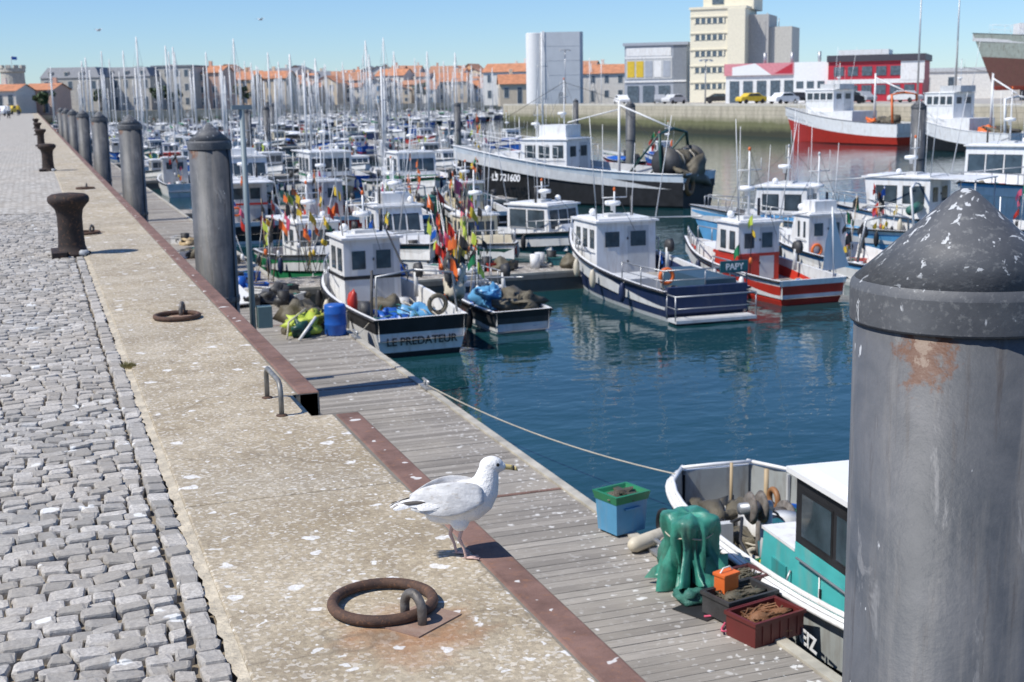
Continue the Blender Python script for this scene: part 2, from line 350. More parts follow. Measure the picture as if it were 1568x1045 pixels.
for yy in (0,.455): b.lathe((0,yy,0),[(.03,-.005),(.03,.006),(.015,.01)],12,RING)
b.obj('ladder_handrail',(1.13,6.77,0))
tb=B(); random.seed(5)
for i in range(220):
    a_=random.uniform(0,6.28); r_=random.uniform(0,.045); l=random.uniform(.01,.03); x0=r_*math.cos(a_);y0=2.0*r_*math.sin(a_)
    tb.add([(x0-.003,y0,0),(x0+.003,y0,0),(x0+l*.5*math.cos(a_),y0+l*.5*math.sin(a_),l)],[(0,1,2)],M('weed',(.22,.19,.07),var=.3))
tb.obj('weed_tuft',(.46,8.5,-.004))
def pile(x,y,top=1.335,r=.325):
    b=B(); b.lathe((0,0,0),[(r*.955,-5.5),(r*.955,top-.38)],48,PILE)
    b.lathe((0,0,0),[(r*.93,top-.395),(r*.985,top-.392),(r*.995,top-.385)],48,CAP,caps=False)
    b.lathe((0,0,0),[(r*.995,top-.385),(r*1.0,top-.29)],48,CAP,caps=False)
    b.lathe((0,0,0),[(r*1.0,top-.29),(r*.985,top-.272),(r*.96,top-.262)],48,CAP,caps=False)
    b.lathe((0,0,0),[(r*.96,top-.262),(r*.5,top-.128),(r*.10,top-.010),(.012,top)],48,CAP)
    b.tube([(r*.68,-r*.72,top-.39),(r*.74,-r*.72,top-.6),(r*.70,-r*.68,-2)],.010,6,BLK)
    for k in (-1.35,-2.9): b.lathe((0,0,0),[(r*.98,k),(r*1.0,k+.02),(r*1.0,k+.08),(r*.98,k+.10)],40,CAP)
    return b.obj('mooring_pile',(x,y,0))
for y_ in (3.17,20.0,36.6,53.3,70,86.7,103,120): pile(2.57,y_,1.36) if y_<5 else pile(2.47,y_)
for p in ((35.6,47.2,1.2),(36.5,115,1.2),(36.5,143,1.3),(62,148,1.2),(36.5,78,1.2),(30,175,1.2),(20,120,1.2),(14,92,1.2)): pile(*p)
b=B(); PM=M('pole_green_grey',(.20,.25,.27),rough=.5)
b.cyl((0,0,0),(0,0,4.5),.05,.042,12,PM); b.box(-.11,.11,-.11,.11,-.0,.02,PM); b.box(.07,.30,-.12,.08,.95,1.30,M('cabinet_green',(.16,.24,.24),rough=.5)); b.box(-.16,.16,-.05,.05,4.46,4.53,PM)
b.obj('pontoon_lamp_post',(3.15,21.2,DZ))

# ================================================================ WATER + PONTOONS
w=B(); w.add([(1.2,-80,WZ),(2500,-80,WZ),(2500,385,WZ),(1.2,385,WZ)],[(0,1,2,3)],WAT); w.obj('water')
PX=5.70
def pontoon(x0,x1,y0,y1,along='Y',name='floating_pontoon'):
    b=B(); FL=M('pontoon_float',(.10,.10,.095),dirt=.4); ED=M('edge_timber',(.46,.43,.36),var=.3,dirt=.3)
    b.box(x0+.05,x1-.05,y0+.03,y1-.03,WZ-.3,DZ-.16,FL); b.box(x0,x1,y0,y1,DZ-.16,DZ-.035,M('pontoon_frame',(.20,.19,.17),dirt=.4))
    p=.145
    if along=='Y':
        y=y0
        while y<y1-.1:
            b.box(x0+.10,x1-.12+random.uniform(-.004,.004),y+.004,y+p-.004,DZ-.03,DZ+random.uniform(-.003,.003),PLK); y+=p
            if int((y-y0)/6.4)!=int((y-y0-p)/6.4): b.box(x0+.1,x1-.12,y+.004,y+.07,DZ-.03,DZ+.006,RUSTE); y+=.075
        b.box(x1-.115,x1,y0,y1,DZ-.035,DZ+.025,ED); b.box(x0,x0+.095,y0,y1,DZ-.035,DZ+.02,ED)
    else:
        x=x0
        while x<x1-.1: b.box(x+.004,x+p-.004,y0+.1,y1-.1,DZ-.03,DZ+random.uniform(-.003,.003),PLK); x+=p
        b.box(x0,x1,y0,y0+.095,DZ-.035,DZ+.02,ED); b.box(x0,x1,y1-.095,y1,DZ-.035,DZ+.02,ED)
    return b.obj(name)
pontoon(2.95,PX,1.0,130)
FING=[(33.0,14.3),(57,20.5),(82,30),(106,33),(131,33),(156,33),(181,33),(206,33)]
for fy,fx in FING: pontoon(PX+.02,fx,fy-1.1,fy+.9,'X')
pontoon(33.1,35.6,74,230)

# ================================================================ BOATS
def hull(b,L,Bm,F0,F1,side,boot=BOOTB,top=WH,bottom=BOOTB,stern=.86,round_st=False,n=18,depth=.45,topband=.16,flare=.25,deckmat=DECK,rake=.6,inner=None):
    rows=[]
    for i in range(n+1):
        s=i/n
        if s<.42: wv=stern+(1-stern)*math.sin(s/.42*math.pi/2)
        else: wv=max(.02,(1-((s-.42)/.58)**2.3))
        if round_st and s<.25:
            q_=s/.25; wv*=.50+.50*math.sqrt(1-(1-q_)**2); 
        wv*=Bm/2; Fz=F0+(F1-F0)*s**1.8
        fl=1-flare*s**2
        zs=[-.4,0.0,.10,Fz-topband,Fz]; ws=[wv*.35*fl,wv*.84*fl,wv*.88*fl,wv*(.97*(1-.06*s)),wv]
        row=[]
        for z,w_ in zip(zs,ws):
            x=-L/2+L*s+rake*(s**5)*(z/F1)*1.0-(.0 if s>0 else .12*max(0,z)/F0)
            row.append((x,w_,z))
        xi=row[4][0]; wi=max(.005,wv-.07); zd=Fz-depth
        row.append((xi-(.05 if s==1 else 0),wi,Fz+.001)); row.append((xi-(.05 if s==1 else 0),wi*.98,zd)); rows.append(row)
    bands=[bottom,boot,side,top,WH2,inner or (side if side is WH else LG)]
    for sg in (1,-1):
        for k in range(6):
            vs=[];fs=[]
            for r in rows:
                for kk in (k,k+1): x,yy,z=r[kk]; vs.append((x,yy*sg,z))
            for i in range(n):
                q_=(2*i,2*i+2,2*i+3,2*i+1); fs.append(q_ if sg<0 else q_[::-1])
            b.add(vs,fs,bands[k],k<4)
    vs=[];fs=[]
    for r in rows: x,yy,z=r[6]; vs+=[(x,yy,z),(x,-yy,z)]
    for i in range(n): fs.append((2*i,2*i+1,2*i+3,2*i+2))
    b.add(vs,fs,deckmat)
    r=rows[0]
    for k,mm in ((0,bottom),(1,boot),(2,side),(3,top)):
        p,q_=r[k],r[k+1]; b.add([(p[0],p[1],p[2]),(p[0],-p[1],p[2]),(q_[0],-q_[1],q_[2]),(q_[0],q_[1],q_[2])],[(0,1,2,3)],mm)
    p,q_=r[4],r[5]; xi=p[0]+.07
    b.add([(p[0],p[1],p[2]),(p[0],-p[1],p[2]),(xi,-q_[1],q_[2]),(xi,q_[1],q_[2])],[(0,1,2,3)],WH2)
    b.add([(xi,q_[1],q_[2]),(xi,-q_[1],q_[2]),(xi,-q_[1],r[6][2]),(xi,q_[1],r[6][2])],[(0,1,2,3)],inner or LG)
    for sg in (1,-1):
        b.tube([(r_[4][0],(r_[4][1]+.01)*sg,r_[4][2]-.03) for r_ in rows],.028,6,BLK if side is not BLK else WH)
    return rows
def house(b,x0,x1,w,z0,h,wall=WH,roof=WH,slant=-.15,trim=None,nw=2,door=True,over=.1,big=False,lower=None,lf=.45):
    xt=x1+slant
    if lower:
        zl=z0+h*lf; xm=x1+slant*lf; b.prism([(x0,z0),(x0,zl),(xm,zl),(x1,z0)][::-1],-w/2-.004,w/2+.004,lower); b.prism([(x0,zl),(x0,z0+h),(xt,z0+h),(xm,zl)][::-1],-w/2,w/2,wall)
    else: b.prism([(x0,z0),(x0,z0+h),(xt,z0+h),(x1,z0)][::-1],-w/2,w/2,wall)
    b.box(x0-over,xt+over,-w/2-over*.6,w/2+over*.6,z0+h,z0+h+.05,roof); b.box(x0+.05,xt-.05,-w/2+.08,w/2-.08,z0+h+.05,z0+h+.09,roof)
    zb=z0+h*(.50 if big else .56); zt=z0+h*(.90 if big else .86)
    if lf>.5: zb=z0+h*.64
    def xf(z): return x1+(xt-x1)*(z-z0)/h
    n=3; ww=(w-.16)/n
    for i in range(n):
        ya=-w/2+.08+ww*i+.04; yb=ya+ww-.08
        for off,g_,m in ((.004,.018,BLK),(.010,0,GLS)):
            b.add([(xf(zb-g_)+off,ya-g_,zb-g_),(xf(zb-g_)+off,yb+g_,zb-g_),(xf(zt+g_)+off,yb+g_,zt+g_),(xf(zt+g_)+off,ya-g_,zt+g_)],[(0,1,2,3)],m)
    lw=(min(x1,xt)-x0-.16)/nw; mg=.05 if big else .11
    for sg in (1,-1):
        for i in range(nw):
            xa=x0+.08+lw*i+mg; xb=xa+lw-2*mg; y=w/2*sg
            for off,g_,m in ((.006,.018,BLK),(.012,0,GLS)):
                yy=y+off*sg; b.add([(xa-g_,yy,zb-g_),(xb+g_,yy,zb-g_),(xb+g_,yy,zt+g_),(xa-g_,yy,zt+g_)],[(0,1,2,3) if sg<0 else (3,2,1,0)],m)
    if door:
        for off,ya,yb,za,zc,m in ((.004,-w*.38,-w*.02,z0+.05,z0+h*.93,LG),(.012,-w*.33,-w*.07,z0+h*.58,z0+h*.84,GLS),(.012,w*.12,w*.36,z0+h*.58,z0+h*.84,GLS)):
            b.add([(x0-off,ya,za),(x0-off,yb,za),(x0-off,yb,zc),(x0-off,ya,zc)],[(3,2,1,0)],m)
        for zz in (z0+h*.3,z0+h*.7): b.box(x0-.03,x0-.004,-w*.03,-w*.01,zz,zz+.06,BLK)
    for sg in (1,-1): b.tube([(x0+.1,sg*(w/2+.04),z0+h*.5),(xt-.1,sg*(w/2+.04),z0+h*.5)],.012,5,ALU)
    if trim:
        b.box(x0-.012,x1+.02,-w/2-.014,w/2+.014,z0+h*.44,z0+h*.49,trim)
def mast(b,x,y,z,h,seed=0,whip=True,radar=True):
    random.seed(seed); b.cyl((x,y,z),(x,y,z+h),.035,.022,8,WH); b.cyl((x,y-.35,z+h*.7),(x,y+.35,z+h*.7),.015,None,6,WH)
    for k in (-.35,.35): b.cyl((x,y+k,z+h*.7),(x,y+k,z+h*.7+random.uniform(.3,.9)),.008,None,5,LG)
    b.ell((x,y,z+h),(.04,.04,.06),ORG if seed%2 else LG,8,5)
    if radar: b.lathe((x+.12,y,z+h*.4),[(.05,-.15),(.06,-.02),(.2,0),(.22,.05),(.2,.11),(.05,.13)],14,WH2)
    if whip:
        b.cyl((x-.2,y+.4,z),(x-.3,y+.45,z+2.4),.012,.006,5,WH2); b.cyl((x-.2,y-.4,z),(x-.2,y-.5,z+1.9),.012,.006,5,WH2)
    b.tube([(x,y,z+h),(x-1.4,y,z-.3)],.006,4,BLK); b.tube([(x,y,z+h*.9),(x+1.6,y,z-.5)],.006,4,BLK)
def rail(b,pts,h=.6,m=ALU,mid=True):
    top=[(p[0],p[1],p[2]+h) for p in pts]; b.tube(top,.018,6,m)
    if mid: b.tube([(p[0],p[1],p[2]+h*.5) for p in pts],.012,5,m)
    for p,t in zip(pts,top): b.cyl(p,t,.015,None,6,m)
FC=[RED,ORG,GREEN,YEL,BLK,PINK,BLUE,LIME,BLK,RED,ORG]
def flags(b,x,y,z,n,h,seed,spread=.25,k_=1.0):
    random.seed(seed)
    for i in range(n):
        x0=x+random.uniform(-spread,spread)*.6; y0=y+random.uniform(-spread,spread)*.6; hh=h*random.uniform(.55,1.05)
        x1=x0+random.uniform(-spread,spread)*1.2; y1=y0+random.uniform(-spread,spread)*1.2
        b.cyl((x0,y0,z),(x1,y1,z+hh),.012,.008,5,random.choice([BEIGE,WH,BLK]))
        for k in range(random.choice([1,2,2])):
            m=random.choice(FC); a=random.uniform(-2,2); fw=random.uniform(.10,.21)*k_; fh=random.uniform(.18,.36)*k_; zz=z+hh-.02-k*.4*random.uniform(.7,1.2)
            q0=Vector((x1,y1,zz)); d=Vector((math.cos(a),math.sin(a),-.8)); pts=[];nseg=5
            for s in range(nseg+1):
                t=s/nseg; off=Vector((-d.y,d.x,0))*.04*math.sin(t*6+i); p=q0+d*fw*t+off+Vector((0,0,-.12*t*t))
                pts+= [tuple(p),tuple(p-Vector((.03*random.random(),.02*random.random(),fh*(1-.35*t)*random.uniform(.8,1))))]
            b.add(pts,[(2*s,2*s+2,2*s+3,2*s+1) for s in range(nseg)],m,True)
        if i%2: b.ell((x0*.6+x1*.4,y0*.6+y1*.4,z+hh*.35),(.05,.05,.09),random.choice([ORG,YEL,WH,WH,DKG]),8,6)
def crate(b,x,y,z,rz,m,l=.6,w=.4,h=.22,fill=None):
    X=b.X.copy(); b.X=X@Matrix.Translation((x,y,z))@Matrix.Rotation(rz,4,'Z'); t=.018
    b.box(-l/2,l/2,-w/2,w/2,0,.015,m)
    for sx in (-1,1):
        b.box(sx*l/2-(t if sx>0 else 0),sx*l/2+(0 if sx>0 else t),-w/2,w/2,.015,h,m); b.box(-l/2+t,l/2-t,sx*w/2-(t if sx>0 else 0),sx*w/2+(0 if sx>0 else t),.015,h,m)
    b.box(-l/2-.015,l/2+.015,-w/2-.015,-w/2-.001,h-.03,h+.004,m); b.box(-l/2-.015,l/2+.015,w/2+.001,w/2+.015,h-.03,h+.004,m)
    b.box(-l/2-.015,-l/2-.001,-w/2,w/2,h-.03,h+.004,m); b.box(l/2+.001,l/2+.015,-w/2,w/2,h-.03,h+.004,m)
    k=-l/2+.08
    while k<l/2: b.box(k,k+.02,-w/2-.008,-w/2-.001,.02,h-.03,m); b.box(k,k+.02,w/2+.001,w/2+.008,.02,h-.03,m); k+=.1
    if fill:
        b.ell((0,0,h*.5),(l*.42,w*.40,h*.45),fill,16,10,.4,int(x*10)+3)
        for q_ in range(4): b.tube([(l*.36*math.sin(i*1.3+q_),w*.34*math.cos(i*.9+q_*2),h*.85+.03*math.sin(i*2.1)) for i in range(11)],.009,5,fill)
    b.X=X
def clutter(b,x0,x1,w,z,seed,n=10):
    random.seed(seed)
    for i in range(n):
        x=random.uniform(x0,x1); y=random.uniform(-w/2,w/2)*.85; k=random.random(); r=random.uniform(0,3)
        if k<.40: crate(b,x,y,z,r,random.choice([DKG,DKG,BLUE,RED,TEAL,WH,LG,GREYM]),.5,.35,.22,random.choice([NET,NETG,None,NET]))
        elif k<.65: b.ell((x,y,z+.10),(.28,.24,.17),random.choice([NET,NET,NETG,DKG,BLUE,BEIGE]),14,9,.5,seed+i)
        elif k<.74: b.ell((x,y,z+.13),(.10,.10,.13),random.choice([ORG,YEL,WH,RED,WH]),10,7)
        elif k<.88: b.cyl((x,y,z),(x,y,z+.38),.13,.14,14,random.choice([BLUE,WH,BLK,BLK,LG]))
        else: b.torus((x,y,z+.05),.17,.035,random.choice([ROPE,ROPE,BLK]),n=14,m=6)
def fenders(b,rows,seed,idx=(4,8,11)):
    random.seed(seed)
    for i in idx:
        for sg in (1,-1):
            x,y,z=rows[i][4]; c_=random.choice([WH,NAVY,ORG,CREAM,BLK]); b.ell((x,(y+.09)*sg,z-.3),(.085,.085,.24),c_,10,8); b.tube([(x,y*sg,z),(x,(y+.08)*sg,z-.1)],.008,4,ROPE)
def hd(o,hdx,hdy): o.rotation_euler=(0,0,math.atan2(hdy,hdx)); return o

def fishing_boat(name,cx,cy,hdir,L,Bm,F0,F1,side,top,hx,hl,hw,hh,wall=WH,roof=WH,trim=None,seed=1,boot=WH,mh=1.2,nfl=0,flx=-.35,ncl=10,bottom=BOOTB,bowrail=True,gantry=False,lower=None,big=False,nw=2,ring=True,style=0,**kw):
    b=B(); hh*=.86; rows=hull(b,L,Bm,F0,F1,side,boot=boot,top=top,bottom=bottom,**kw)
    zd=F0-.38
    house(b,hx*L-hl/2,hx*L+hl/2,hw,zd,hh,wall,roof,trim=trim,slant=(-.18,.22,-.45)[style] if hl>1 else -.1,lower=lower,big=big,nw=nw)
    zr=zd+hh+.09; mast(b,hx*L-.1,0,zr,mh,seed)
    xa=hx*L-hl/2
    if style==1:
        b.box(xa-1.5,xa-.12,-hw*.55,hw*.55,zd+hh+.0,zd+hh+.04,roof)
        for sg in (1,-1):
            b.cyl((xa-1.45,sg*hw*.5,zd),(xa-1.45,sg*hw*.5,zd+hh),.025,None,6,ALU)
    if style==2:
        b.box(xa+.1,hx*L+hl*.1,-hw*.3,hw*.3,zr,zr+.3,wall)
        for sg in (1,-1): b.tube([(-L*.44,sg*Bm*.36,F0),(-L*.46,sg*Bm*.30,F0+1.1),(-L*.46,0,F0+1.2)],.03,6,ALU)
    b.box(hx*L-.3,hx*L+.1,-.25,.25,zr,zr+.07,LG); b.ell((hx*L+.2,hw*.3,zr+.1),(.1,.1,.1),WH2,10,6)
    if ring: b.torus((xa-.05,hw*.30,zd+hh*.30),.15,.04,ORG,'X')
    fx=hx*L+hl/2; 
    if fx<L*.3: b.prism([(fx,zd),(fx,F0+.35),(L*.30,F0+.45),(L*.34,F0+.1),(L*.34,zd)][::-1],-Bm*.24,Bm*.24,wall)
    if bowrail:
        for sg in (1,-1): rail(b,[(r[5][0],r[5][1]*sg,r[5][2]) for r in rows[11:18]],.36,ALU,False)
    clutter(b,-L*.44,xa-.3,Bm*.8,zd-.05,seed,ncl); clutter(b,fx+.1,L*.40,Bm*.35,F1-.45,seed+50,3)
    fenders(b,rows,seed)
    b.cyl((xa-.35,-Bm*.40,F0-.1),(xa-.35,-Bm*.40,F0+.45),.05,None,8,LG); b.cyl((xa-.35,-Bm*.40-.12,F0+.5),(xa-.35,-Bm*.40+.02,F0+.5),.18,.15,16,DKG)
    b.cyl((hx*L+.1,-hw*.35,zr),(hx*L+.1,-hw*.35,zr+.5),.04,None,8,DKG)
    if gantry:
        for sg in (1,-1): b.tube([(-L*.42,sg*Bm*.38,F0),(-L*.40,sg*Bm*.36,F0+1.3),(-L*.40,0,F0+1.4)],.04,8,gantry)
        b.cyl((-L*.40,-Bm*.3,F0+.6),(-L*.40,Bm*.3,F0+.6),.16,None,14,NETG)
    if nfl: flags(b,flx*L,Bm*.3,zd,nfl,2.0,seed+9)
    b.tube([(xa,-hw*.4,zr),(-L*.35,-Bm*.2,zr+.3)],.018,6,ALU)
    if seed%2:
        for sg in (1,-1): b.tube([(xa,sg*hw*.5,zr),(xa-.3,sg*(hw*.5+.3),zr+2.6)],[.018,.008],5,WH)
    o=b.obj(name,(cx,cy,WZ)); hd(o,*hdir); return o
LET=M('lettering_white',(.8,.8,.8)); LETB=M('lettering_black',(.02,.02,.02))
o=fishing_boat('fishing_boat',6.95,28.2,(-.02,1),6.6,2.25,.80,1.15,WH,BLK,.15,1.5,1.3,1.85,trim=BLK,seed=11,boot=BLK,mh=.9,nfl=0,ncl=12,topband=.3,ring=False)
label('LE PREDATEUR','stern_lettering',(-3.40,0,.32),(rad(90),0,rad(-90)),.22,LETB,o)
b=B(); b.ell((-2.3,.4,.62),(.35,.3,.2),BLUE,16,10,.6,6); b.ell((-1.9,-.3,.6),(.26,.34,.2),LBLUE,16,10,.6,7); b.ell((-1.4,.1,.62),(.3,.3,.2),NET,16,10,.6,9); b.ell((-1.0,.8,.75),(.12,.12,.3),RED,12,8,.2,3); b.box(-3.2,-2.7,-.8,.8,.45,.62,WH); b.tube([(-.5,0,2.6),(-3.2,.2,1.6)],.02,6,BLK); b.tube([(-2.9,.9,.5),(-2.7,.8,1.7)],.03,6,DKG); b.torus((-2.6,-.6,.9),.18,.05,NET,'X'); b.cyl((-2.2,.95,.8),(-2.2,.75,.8),.22,.2,16,DKG)
for sg in (1,-1): b.tube([(-3.1,sg*.85,.8),(-3.0,sg*.8,1.6),(-3.0,0,1.7)],.025,6,ALU)
for q_ in range(6): b.tube([(-3.0+.4*i,-.6+.25*q_+.15*math.sin(i*1.7+q_),.62+.2*abs(math.sin(i*.9+q_))) for i in range(6)],.012,6,random.choice([ROPE,BLK,NETG]))
b.obj('deck_tarps',parent=o)
o=fishing_boat('fishing_boat',14.25,30.2,(.03,1),8.0,2.5,.72,1.35,NAVY,NAVY,.18,1.8,1.65,1.75,seed=21,boot=WH,mh=.7,nfl=1,ncl=3,topband=.1,ring=False,nw=3)
b=B(); rail(b,[(-4.0,-1.05,.72),(-4.0,0,.72),(-4.0,1.05,.72)],.45); rail(b,[(-4.0,1.05,.72),(-3.0,1.15,.72),(-2,1.2,.72)],.45); rail(b,[(-4.0,-1.05,.72),(-3.0,-1.15,.72),(-2,-1.2,.72)],.45)
b.box(-4.14,-4.13+.13,-1.0,1.0,.2,.8,NAVY); b.box(-4.6,-4.15,-1.0,1.0,.05,.12,LG); rail(b,[(-4.1,-1.0,.1),(-4.55,-1.0,.1),(-4.55,1.0,.1),(-4.1,1.0,.1)],.55); b.box(-4.06,-4.03,-1.05,-.35,1.05,1.32,TEAL)
b.box(-3.6,-1.2,-1.0,-.2,.34,.85,M('engine_box_blue',(.03,.07,.11))); b.box(-1.8,-.6,.1,.9,.34,.7,LG); b.torus((-3.0,.5,.9),.16,.05,ORG,'X'); b.obj('stern_platform',parent=o)
label('PAPY','name_board',(-4.08,-.70,1.18),(rad(90),0,rad(-90)),.2,LET,o)
o=fishing_boat('fishing_boat',17.5,30.1,(.0,1),6.0,2.2,.62,1.05,RED,WH,.02,1.3,1.2,1.75,trim=RED,seed=31,boot=RED,mh=1.8,nfl=2,ncl=6,flx=-.2,topband=.14,lower=RED,ring=False)
b=B(); b.cyl((-2.7,-.85,.4),(-2.7,-.75,2.3),.02,None,6,WH); b.add([(-2.7,-.78,2.2),(-2.74,-.55,1.4),(-2.72,-.5,.75),(-2.55,-.95,.72),(-2.6,-1.35,.8),(-2.66,-1.02,1.5)],[(0,1,5),(1,2,3,5),(3,4,5)],WH2,True); b.obj('steadying_sail',parent=o)
o=fishing_boat('fishing_boat',15.2,40.2,(.46,-.89),6.0,2.3,.62,1.0,TEAL,TEAL,.10,1.9,1.5,1.6,seed=41,boot=WH,mh=.7,ncl=4,topband=.12,big=True,ring=False)
# trawler
b=B(); LBW=M('pale_blue_white',(.62,.68,.72),dirt=.3,dirtcol=(.35,.3,.25)); rows=hull(b,12.5,4.0,1.55,2.7,BLK,boot=BLK,top=LBW,bottom=BOOTB,topband=.38,rake=1.2,flare=.35,depth=.7)
house(b,.0,2.8,2.3,1.1,1.9,WH,WH,slant=-.3,nw=3); mast(b,.8,0,3.05,2.8,5); b.box(2.8,4.2,-1.0,1.0,1.2,2.4,WH); b.box(.3,1.8,-.7,.7,3.09,3.7,WH); mast(b,2.0,.5,3.05,1.6,8,radar=True)
for sg in (1,-1):
    rail(b,[(r[5][0],r[5][1]*sg,r[5][2]) for r in rows[9:18]],.8,WH); 
    b.tube([(-5.2,sg*1.5,1.3),(-5.0,sg*1.4,3.3),(-5.0,0,3.5)],.08,8,DGREEN); b.tube([(-5.0,sg*1.4,3.3),(-3.2,sg*1.2,1.3)],.05,8,DGREEN)
b.cyl((-5.3,-1.2,2.0),(-5.3,1.2,2.0),.55,None,18,NET); b.cyl((-5.3,-1.35,2.0),(-5.3,-1.2,2.0),.72,None,20,DKG); b.cyl((-5.3,1.2,2.0),(-5.3,1.35,2.0),.72,None,20,DKG)
for q_ in range(10): b.tube([(-5.3+.57*math.cos(t*.6+q_),-1.1+q_*.24+.05*math.sin(t),2.0+.57*math.sin(t*.6+q_)) for t in range(11)],.03,5,random.choice([NET,NETG,ROPE]))
b.ell((-5.9,.2,1.4),(.6,1.1,.6),NET,18,12,.6,3); b.ell((-5.6,-.8,1.5),(.5,.5,.5),NETG,16,10,.6,13); b.torus((-6.3,1.0,1.0),.35,.13,WOOD,'X'); clutter(b,-4.3,-.8,3,.85,77,20); clutter(b,-4.3,-.8,3,1.2,78,12); b.cyl((-2.2,0,.5),(-2.2,0,4.8),.08,.05,8,WH); b.tube([(-2.2,0,4.6),(-5,0,3.5)],.04,6,WH); b.tube([(-2.2,0,4.4),(.6,0,3.8)],.03,6,WH)
b.tube([(.8,0,5.7),(5.8,0,3.2)],.012,4,BLK); b.tube([(-2.2,0,4.8),(.8,0,5.7)],.012,4,BLK); b.tube([(-2.2,0,4.6),(-6.0,.8,1.6)],.012,4,BLK)
flags(b,5.6,.3,2.2,9,2.0,950,.4); flags(b,-3.6,-.8,1.2,6,2.2,951,.5)
o=b.obj('trawler',(24.6,58.4,WZ)); hd(o,-.6,.8)
label('LS 721600','registration',(3.1,1.70,1.2),(rad(84),0,rad(180-12)),.46,LET,o)
fishing_boat('fishing_boat',7.2,36.9,(.1,-1),5.5,2.1,.7,1.1,GREEN,WH,.0,1.3,1.2,1.6,seed=51,nfl=7,ncl=12,mh=1.0,wall=WH,style=1)
fishing_boat('fishing_boat',9.9,37.8,(0,-1),6.6,2.3,.8,1.2,WH,TEAL,.05,1.6,1.4,1.8,seed=52,nfl=6,ncl=12,mh=1.3,lower=TEAL,style=2)
fishing_boat('fishing_boat',12.3,37.2,(0,-1),5.6,2.1,.7,1.1,DGREEN,WH,.0,1.1,1.1,1.5,seed=53,nfl=6,ncl=14,mh=1.3,wall=CRM)
fishing_boat('fishing_boat',7.6,51.0,(.02,1),7.0,2.5,.8,1.3,BLK,WH,.1,1.7,1.5,1.9,seed=54,nfl=3,ncl=9,trim=RED,style=1)
fishing_boat('fishing_boat',10.7,51.3,(.02,1),6.4,2.4,.8,1.3,RED,WH,.1,1.5,1.4,1.7,seed=55,nfl=3,ncl=12,ring=False,wall=LG)
fishing_boat('fishing_boat',13.7,51.8,(.02,1),5.2,2.0,.6,1.0,NAVY,LBLUE,.12,1.2,1.1,1.4,seed=45,nfl=3,ncl=12,ring=False,wall=WH,lower=LBLUE,style=2)
o=fishing_boat('fishing_boat',9.7,28.7,(-.03,1),4.4,1.6,.5,.75,DKG,BLK,.25,.5,.6,.7,seed=56,nfl=4,ncl=14,mh=.3,flx=-.1,ring=False)
b=B(); b.ell((-.8,.2,.62),(.4,.3,.24),LBLUE,18,12,.7,16); b.ell((-1.6,-.2,.55),(.4,.4,.25),NET,18,12,.6,17); b.obj('blue_tarp',parent=o)
fishing_boat('fishing_boat',9.2,63,(0,-1),8.5,3,1.0,1.6,BLK,WH,.1,2.4,1.9,2.2,seed=57,ncl=9,mh=1.6,nw=3,style=2)
fishing_boat('fishing_boat',13.2,64,(0,-1),9.5,3.2,1.0,1.7,DGREEN,WH,.1,2.6,2.0,2.3,seed=58,ncl=9,mh=2.0,trim=GREEN,nw=3,style=1)
fishing_boat('fishing_boat',17.3,63,(0,-1),8.5,3,.95,1.5,WH,GREEN,.1,2.3,1.9,2.2,seed=59,ncl=9,mh=1.7,nw=3,lower=GREEN)
fishing_boat('fishing_boat',16.6,51,(.05,1),6.0,2.2,.7,1.1,BLK,WH,.1,1.2,1.2,1.5,seed=61,nfl=9,ncl=14,flx=-.1,mh=.8,wall=CRM)
fishing_boat('fishing_boat',23.8,36.5,(-.7,.7),7.5,2.7,.8,1.4,LBLUE,WH,.15,1.8,1.6,1.9,seed=62,nfl=8,ncl=14,gantry=WH,flx=-.3,lower=LBLUE)
fishing_boat('fishing_boat',20.9,31.6,(0,1),6.0,2.2,.65,1.1,WH,LBLUE,.1,1.2,1.2,1.6,seed=64,nfl=6,ncl=10,mh=1.6,style=2)
fishing_boat('fishing_boat',27.5,35.0,(-.5,.86),7.5,2.7,.85,1.4,WH,LBLUE,.15,2.0,1.7,2.1,seed=63,nfl=3,ncl=12,gantry=BLUE,style=1)
fishing_boat('fishing_boat',35.2,40.6,(-.86,-.5),10,3.4,1.2,1.9,WH,LBLUE,.1,3.0,2.2,2.5,seed=65,ncl=10,gantry=WH,mh=2,nw=3)
# near boat
b=B(); IG=M('inner_bulwark_grey',(.34,.36,.35),dirt=.8,dirtcol=(.14,.10,.07)); rows=hull(b,7.6,2.25,.85,1.15,BLK,boot=BOOTB,top=WH,bottom=BOOTB,stern=.86,round_st=True,topband=.07,depth=.5,n=36,inner=IG)
SF=M('boat_inner_grey',(.13,.13,.115),dirt=.9,var=.5,dirtcol=(.10,.06,.035)); b.box(-3.4,.4,-.8,.8,.36,.372,SF)
house(b,.0,2.3,1.75,.42,1.52,BLK,WH2,slant=-.2,nw=3,big=True,lower=TURQ,lf=.58)
b.prism([(-.80,.42),(-.66,1.20),(.0,1.20),(.0,.42)][::-1],-.878,.878,TURQ); b.box(-.70,.0,-.885,.885,1.20,1.23,WH)
b.box(-.45,-.15,-.895,-.879,.60,1.0,M('turq_dark',(.04,.30,.30),dirt=.5)); b.tube([(-.06,-.89,.6),(-.06,-.93,.7),(-.06,-.93,.9),(-.06,-.89,1.0)],.012,5,ALU)
b.box(-.74,.0,-.90,-.88,.44,.50,WH)
for zz in (.60,.95): b.box(.5,.53,-.895,-.879,zz,zz+.08,BLK)
b.tube([(.5,-.89,.5),(.5,-.89,1.15),(1.0,-.89,1.15),(1.0,-.89,.5)],.008,5,WH)
mast(b,1.2,0,2.05,.5,4); b.ell((.15,.5,2.12),(.07,.07,.1),BLK,10,6); b.cyl((.25,-.4,2.0),(.25,-.4,2.25),.05,.06,10,BLK)
